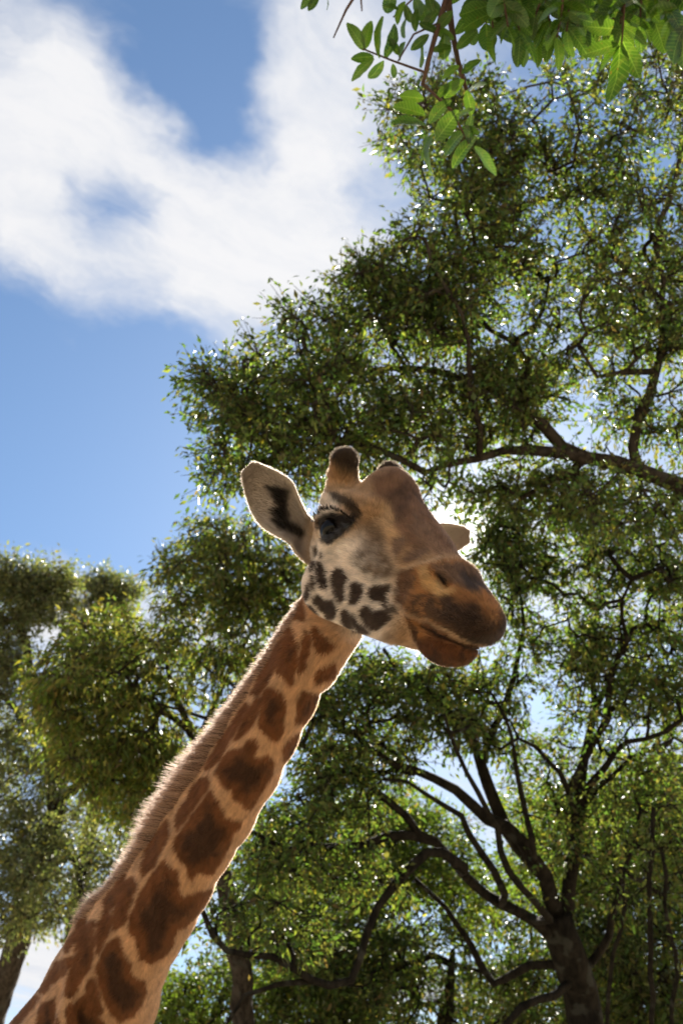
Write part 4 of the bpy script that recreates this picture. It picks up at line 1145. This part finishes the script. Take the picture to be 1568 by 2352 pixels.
    cl = scatter([([(-40, 1320), (60, 1300), (140, 1320), (155, 1370), (110, 1410), (-40, 1440)], 18.6, 20.4, 120), ([(-40, 1440), (90, 1420), (60, 1520), (30, 1620), (-40, 1640)], 18.6, 20.2, 60),
                  ([(-40, 1640), (80, 1620), (240, 1760), (330, 1900), (300, 2000), (120, 1960), (-40, 1960)], 17.6, 20, 130)], rng)
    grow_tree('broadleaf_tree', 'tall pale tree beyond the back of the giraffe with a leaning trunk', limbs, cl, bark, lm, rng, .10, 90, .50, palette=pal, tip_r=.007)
    limbs = [from_ground([(180, 2352, 23), (170, 2150, 23), (200, 1950, 23)], 23, .30, .18, (.1, .2)),
             limb([(200, 1950), (230, 1750), (240, 1550), (240, 1400)], 23, 23.4, .17, .04),
             limb([(240, 1550), (200, 1450), (195, 1370)], 23.3, 23.2, .05, .02), limb([(240, 1500), (280, 1420), (295, 1380)], 23.3, 23.4, .05, .02)]
    cl = scatter([([(185, 1330), (205, 1325), (215, 1400), (200, 1480), (170, 1460)], 22.6, 24, 26), ([(225, 1320), (265, 1325), (268, 1400), (225, 1420)], 22.6, 24, 34), ([(275, 1335), (305, 1350), (305, 1400), (270, 1420)], 22.6, 24, 20),
                  ([(160, 1460), (300, 1430), (330, 1500), (160, 1560)], 22.6, 24, 50)], rng)
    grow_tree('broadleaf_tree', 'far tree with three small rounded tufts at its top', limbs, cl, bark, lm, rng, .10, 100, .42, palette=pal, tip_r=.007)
    # ---- thicket further back, lower part of the view
    def back(label, px, d, polys, seed, pal=GREENS, leaf=.10, per=74, r=.5, trunk_r=.16, group=None):
        rg = np.random.RandomState(seed)
        limbs = [from_ground([(px[0][0], px[0][1], d)] + [(u, v, d) for u, v in px[1:-1]], d, trunk_r, trunk_r * .6, (rg.uniform(-.3, .3), 0)), limb(px[1:], d, d + .3, trunk_r * .7, .03)]
        cl = scatter(polys, rg)
        grow_tree('broadleaf_tree', label, limbs, cl, bark2, lm, rg, leaf, per, r, palette=pal, tip_r=.006, group=group)
    bright = np.array([(.050, .080, .014), (.062, .088, .016), (.042, .066, .014), (.072, .082, .020)])
    back('bright green bushy tree seen between the trunk and the thin right-hand stems', [(1440, 2352), (1430, 2200), (1420, 2000), (1430, 1850)], 14.5, [([(1180, 1840), (1330, 1780), (1568, 1760), (1640, 1900), (1640, 2080), (1400, 2120), (1220, 2040)], 13.6, 15.6, 230)], 31, bright)
    back('bright green bushy tree behind the crooked hanging limb', [(760, 2450), (770, 2300), (800, 2150), (830, 2000)], 15.5, [([(480, 1960), (620, 1900), (900, 1830), (1100, 1900), (1180, 2060), (1000, 2160), (700, 2120), (500, 2080)], 14.2, 16.4, 260)], 32, bright)
    dark = GREENS * .62  # same greens dimmed: understory shade put into the leaf colour
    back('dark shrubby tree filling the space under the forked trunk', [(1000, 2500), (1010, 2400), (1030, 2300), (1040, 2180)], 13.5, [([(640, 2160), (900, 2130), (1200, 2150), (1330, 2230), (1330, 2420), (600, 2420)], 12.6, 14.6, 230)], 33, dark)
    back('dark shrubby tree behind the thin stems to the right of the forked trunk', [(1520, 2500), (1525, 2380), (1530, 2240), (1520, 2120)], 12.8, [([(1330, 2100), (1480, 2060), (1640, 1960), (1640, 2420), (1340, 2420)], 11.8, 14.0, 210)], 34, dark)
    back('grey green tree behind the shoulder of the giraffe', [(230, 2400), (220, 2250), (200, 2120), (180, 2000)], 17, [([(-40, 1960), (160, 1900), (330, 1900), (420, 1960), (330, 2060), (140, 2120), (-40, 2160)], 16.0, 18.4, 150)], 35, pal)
    back('low yellow green tree below the chest of the giraffe', [(520, 2600), (520, 2500), (500, 2400), (500, 2330)], 14, [([(330, 2280), (480, 2220), (680, 2260), (700, 2430), (330, 2430)], 13, 15, 100)], 36, bright)
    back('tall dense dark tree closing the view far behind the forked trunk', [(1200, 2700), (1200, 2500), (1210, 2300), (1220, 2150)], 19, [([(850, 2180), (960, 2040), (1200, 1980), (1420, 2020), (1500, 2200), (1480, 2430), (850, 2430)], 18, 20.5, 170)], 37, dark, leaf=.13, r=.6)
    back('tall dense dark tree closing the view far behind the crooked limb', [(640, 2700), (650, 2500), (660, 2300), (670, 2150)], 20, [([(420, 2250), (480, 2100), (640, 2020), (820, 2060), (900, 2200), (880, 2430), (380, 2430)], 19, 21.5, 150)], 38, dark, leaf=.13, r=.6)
    # ---- thin bare stems on the right, each its own sapling
    for i, (pts, d, r, lab) in enumerate([([(1500, 2420, 0), (1496, 2200, 0), (1490, 2000, 0), (1500, 1850, 0)], 9.2, .035, 'thin straight dark sapling stem right of the forked trunk'),
                                     ([(1400, 2420, 0), (1395, 2260, 0), (1430, 2100, 0), (1425, 1980, 0)], 9.6, .03, 'thin bent sapling stem close beside the forked trunk'),
                                     ([(1550, 2420, 0), (1545, 2250, 0), (1530, 2100, 0), (1520, 1960, 0)], 9.0, .03, 'thin sapling stem leaning in from the right edge of the thicket')]):
        rg = np.random.RandomState(50 + i)
        P = [(u, v, d) for u, v, _ in pts]
        limbs = [from_ground(P, d, r, r * .55)]
        top = at(*P[-1]); cl = top + rg.randn(14, 3) * np.array([.5, .3, .5])
        grow_tree('sapling', lab, limbs, cl, bark2, lm, rg, .07, 26, .28, category='sapling', tip_r=.003)
# ------------------------------------------------------------------ the overhanging branch close to the camera
def near_leaf_mesh(name, mat, seed):
    rng = np.random.RandomState(seed); n = 8
    t = np.linspace(0, 1, n); w = .5 * .48 * np.sin(np.pi * np.clip(t * .96 + .02, 0, 1) ** rng.uniform(.85, 1.1)) ** .62
    bend = rng.uniform(.02, .10); fold = rng.uniform(.08, .28); curl = rng.uniform(-.06, .06)
    V, f = [], []
    for i in range(n):
        z = -bend * (t[i] * 2 - .6) ** 2 + .006 * rng.randn()
        y0 = curl * math.sin(t[i] * 3)
        V += [(t[i], y0 - w[i], z + fold * w[i] + .012 * math.sin(t[i] * 14 + seed)), (t[i], y0, z), (t[i], y0 + w[i], z + fold * w[i] + .012 * math.sin(t[i] * 11 + 2 * seed))]
    for i in range(n - 1):
        a = i * 3; f += [(a, a + 1, a + 4, a + 3), (a + 1, a + 2, a + 5, a + 4)]
    me = bpy.data.meshes.new(name); me.from_pydata(V, [], f); me.update()
    me.polygons.foreach_set('use_smooth', np.ones(len(f), bool)); me.materials.append(mat)
    return me

def near_leaf_material():
    m, t, out = material('large green leaf')
    co = t.new('ShaderNodeTexCoord'); sp = t.new('ShaderNodeSeparateXYZ'); t.link(co.outputs['Object'], sp.inputs[0])
    oi = t.new('ShaderNodeObjectInfo')
    ay = t.math('ABSOLUTE', sp.outputs[1])
    rib = t.ramp(ay, .016, .004)
    vein = t.math('SINE', t.math('MULTIPLY', t.math('SUBTRACT', sp.outputs[0], t.math('MULTIPLY', ay, .7)), 62.0))
    vein = t.math('MULTIPLY', t.ramp(vein, .8, 1.0), .5)
    n = t.new('ShaderNodeTexNoise', i_Scale=5.0, i_Detail=4.0); t.link(co.outputs['Object'], n.inputs['Vector'])
    c = t.mix(oi.outputs['Random'], (.016, .045, .007), (.045, .088, .013))
    c = t.mix(t.math('MULTIPLY', t.ramp(n.outputs[0], .5, .75), .5), c, (.085, .10, .03))
    c = t.mix(t.math('MAXIMUM', t.math('MULTIPLY', rib, .7), vein), c, (.13, .19, .06))
    n4 = t.new('ShaderNodeTexNoise', i_Scale=9.0, i_Detail=2.0); t.link(t.vmath('ADD', co.outputs['Object'], oi.outputs['Location']), n4.inputs['Vector'])
    c = t.mix(t.math('MULTIPLY', t.ramp(n4.outputs[0], .68, .74), .8), c, (.10, .06, .02))
    b = t.new('ShaderNodeBsdfPrincipled', i_Roughness=.4); t.link(c, b.inputs['Base Color'])
    tr = t.new('ShaderNodeBsdfTranslucent'); t.link(t.vmath('MULTIPLY', c, (3.0, 3.0, .9)), tr.inputs[0])
    mx = t.new('ShaderNodeMixShader', i_0=.5); t.link(b.outputs[0], mx.inputs[1]); t.link(tr.outputs[0], mx.inputs[2]); t.link(mx.outputs[0], out.inputs[0])
    return m

def build_near_tree():
    rng = np.random.RandomState(3)
    bark = bark_material('brown twig bark', (.06, .035, .025), (.12, .075, .055))
    lm = near_leaf_material(); meshes = [near_leaf_mesh('leaf', lm, s) for s in range(5)]
    base = np.array([2.5, 1.2, 0.0]); root = empty('overhanging_tree', base)
    tag(root, 'tree with large oval green leaves hanging down over the giraffe from above', 'tree')
    Q = resample([(2.5, 1.2, -.05), (2.45, 1.15, 1.4), (2.3, 1.05, 2.7), (2.0, .98, 3.4)], .2)
    V, f = tube(Q, np.linspace(.13, .06, len(Q)), 12, 1)
    mesh_object('trunk', V - base, f, bark, root)
    def stem(P, r0, r1):
        Q = resample(P, .04); V, f = tube(Q, np.linspace(r0, r1, len(Q)), 6, rng.randint(1000), .06)
        return mesh_object('branch', V - base, f, bark, root)
    d0 = 1.45
    main = [np.array([2.0, .98, 3.4])] + [at(u, v, d) for u, v, d in [(1930, -90, 1.62), (1780, -70, 1.57), (1620, -125, 1.55), (1380, -120, 1.5), (1150, -110, 1.48), (1000, -90, 1.45), (860, -70, 1.45)]]
    limb0 = stem(main, .035, .008)
    def zz(l): return [(689.9 + .56 * x, .56 * y) for x, y in l]
    def leaf(br, b, tip, dz=0.0, d=d0, tw=None):
        """leaf from base pixel to tip pixel"""
        B = at(b[0], b[1], d); T = at(tip[0], tip[1], d + dz)
        x = T - B; L = np.linalg.norm(x); x /= L
        nrm = np.array([0, -.25, 1.0]) + rng.randn(3) * (.35 if tw is None else tw); nrm -= x * (nrm @ x); nrm /= np.linalg.norm(nrm)
        y = np.cross(nrm, x)
        o = bpy.data.objects.new('leaf', meshes[rng.randint(len(meshes))]); COL.objects.link(o); o.parent = br
        s = L * 1.25; M = np.eye(4); M[:3, 0] = x * s; M[:3, 1] = y * s * rng.uniform(.85, 1.15); M[:3, 2] = nrm * s; M[:3, 3] = B - base
        o.matrix_local = Matrix(M.tolist())
    # left sprig and its leaves
    A = [at(u, v, d0) for u, v in zz([(605, -140), (600, 0), (560, 120), (530, 230), (500, 350)])]; bA = stem(A, .0055, .003)
    Bq = [at(u, v, d0 + .03) for u, v in zz([(600, -140), (605, 0), (625, 150), (650, 270), (680, 370)])]; bB = stem(Bq, .006, .003)
    s1 = stem([at(u, v, d0) for u, v in zz([(520, 300), (400, 255), (310, 240), (255, 200)])], .0022, .0013)
    s2 = stem([at(u, v, d0) for u, v in zz([(503, 345), (580, 410), (630, 470), (660, 520), (690, 590)])], .0025, .0014)
    s3 = stem([at(u, v, d0) for u, v in zz([(575, 90), (500, 110), (440, 170), (400, 250)])], .002, .0012)
    s4 = stem([at(u, v, d0 + .02) for u, v in zz([(590, -60), (480, -20), (400, 40), (380, 70)])], .002, .0012)
    def many(br, L, **k):
        for (b, t_) in L: leaf(br, *zz([b, t_]), dz=rng.uniform(-.012, .012), **k)
    many(s1, [((262, 205), (212, 118)), ((262, 200), (280, 112)), ((322, 240), (318, 105)), ((352, 240), (388, 138)), ((300, 238), (222, 305)), ((340, 250), (293, 315)), ((378, 262), (385, 312)), ((405, 252), (415, 190)), ((300, 232), (228, 235))])
    many(s3, [((425, 155), (432, 62)), ((452, 205), (510, 155)), ((490, 275), (497, 188)), ((470, 130), (470, 55)), ((500, 112), (545, 62)), ((405, 225), (372, 170)), ((520, 105), (505, 40))])
    many(s4, [((392, 102), (412, 28)), ((352, 55), (372, -18)), ((400, 40), (352, 20)), ((430, 20), (450, 80)), ((470, -10), (490, 60)), ((520, -30), (540, 40))])
    many(s2, [((505, 405), (430, 395)), ((510, 470), (405, 435)), ((510, 510), (405, 495)), ((525, 505), (590, 425)), ((555, 575), (628, 478)), ((588, 640), (645, 555)), ((620, 690), (685, 585)), ((715, 600), (785, 695)), ((690, 590), (690, 500)),
              ((500, 545), (450, 560)), ((517, 550), (520, 690)), ((560, 400), (600, 355)), ((590, 400), (640, 340)), ((640, 480), (690, 450)), ((660, 520), (720, 540)), ((540, 560), (500, 640))])
    many(bB, [((590, 245), (590, 160)), ((640, 200), (700, 140)), ((650, 270), (590, 310)), ((660, 300), (720, 250)), ((670, 330), (620, 370)), ((680, 370), (740, 340)), ((680, 370), (700, 450)), ((630, 160), (560, 130))])
    many(bA, [((560, 120), (610, 60)), ((575, 60), (530, 10)), ((540, 210), (600, 190)), ((560, 130), (500, 100))])
    # bare twig tip and stray leaves further left
    s5 = stem([at(u, v, d0) for u, v in zz([(300, -180), (250, -60), (205, 10), (160, 90), (135, 155)])], .0035, .0010)
    s6 = stem([at(u, v, d0) for u, v in zz([(235, -120), (245, -40), (252, 45)])], .002, .001)
    s7 = stem([at(u, v, d0) for u, v in zz([(160, -160), (110, -60), (60, -20)])], .002, .001)
    many(s7, [((60, -20), (5, 20)), ((75, -25), (40, 30)), ((100, -50), (120, 20))])
    # the dark mass of leaves along the top
    for i, (x0, x1, y1) in enumerate([(720, 700, 150), (770, 790, 230), (820, 850, 200), (880, 900, 250), (940, 930, 230), (990, 1030, 260), (1050, 1080, 210), (1110, 1090, 240), (1160, 1190, 200), (1220, 1210, 160), (1270, 1290, 240), (1330, 1310, 180), (1390, 1420, 100), (1450, 1480, 60), (1510, 1500, 90), (1560, 1590, 160), (1180, 1150, 100), (1010, 960, 120), (860, 820, 90), (745, 760, 180), (910, 960, 260), (1080, 1050, 280), (1130, 1140, 240), (1240, 1250, 230), (1400, 1390, 190), (1440, 1450, 150)]):
        d = d0 + rng.uniform(-.05, .16)
        pts = zz([(x0 + rng.uniform(-30, 30), -210), (x0, -60), ((x0 + x1) / 2 + rng.uniform(-20, 20), y1 * .25), (x1, y1 * .55)])
        br = stem([at(u, v, d) for u, v in pts], .0028, .0013)
        n = int((y1 + 150) / 38)
        for k in range(n):
            t = k / max(1, n - 1); q = resample([(u, v, 0) for u, v in pts], 20); p = q[int((.35 + .65 * t) * (len(q) - 1))]
            ang = math.radians(90 + (1 if k % 2 else -1) * rng.uniform(25, 75)); L = rng.uniform(46, 70)
            if k == n - 1: ang = math.radians(90 + rng.uniform(-20, 20))
            leaf(br, (p[0], p[1]), (p[0] + L * math.cos(ang), p[1] + L * math.sin(ang)), dz=rng.uniform(-.02, .02), d=d)
    br = stem([at(u, v, d0) for u, v in zz([(1340, -200), (1330, -40), (1322, 100), (1315, 190)])], .0028, .0014)
    many(br, [((1312, 185), (1288, 385)), ((1310, 190), (1235, 265)), ((1300, 180), (1180, 215)), ((1320, 170), (1375, 290)), ((1310, 120), (1200, 110)), ((1325, 110), (1400, 160)), ((1320, 60), (1240, 40))])
    br = stem([at(u, v, d0 + .04) for u, v in zz([(1600, -200), (1590, -40), (1570, 60), (1560, 110)])], .0028, .0014)
    many(br, [((1530, 75), (1485, 175)), ((1568, 110), (1518, 235)), ((1570, 120), (1560, 260)), ((1540, 30), (1430, 62)), ((1590, 90), (1640, 180))])
build_ground()
build_trees()
build_giraffe()
build_near_tree()
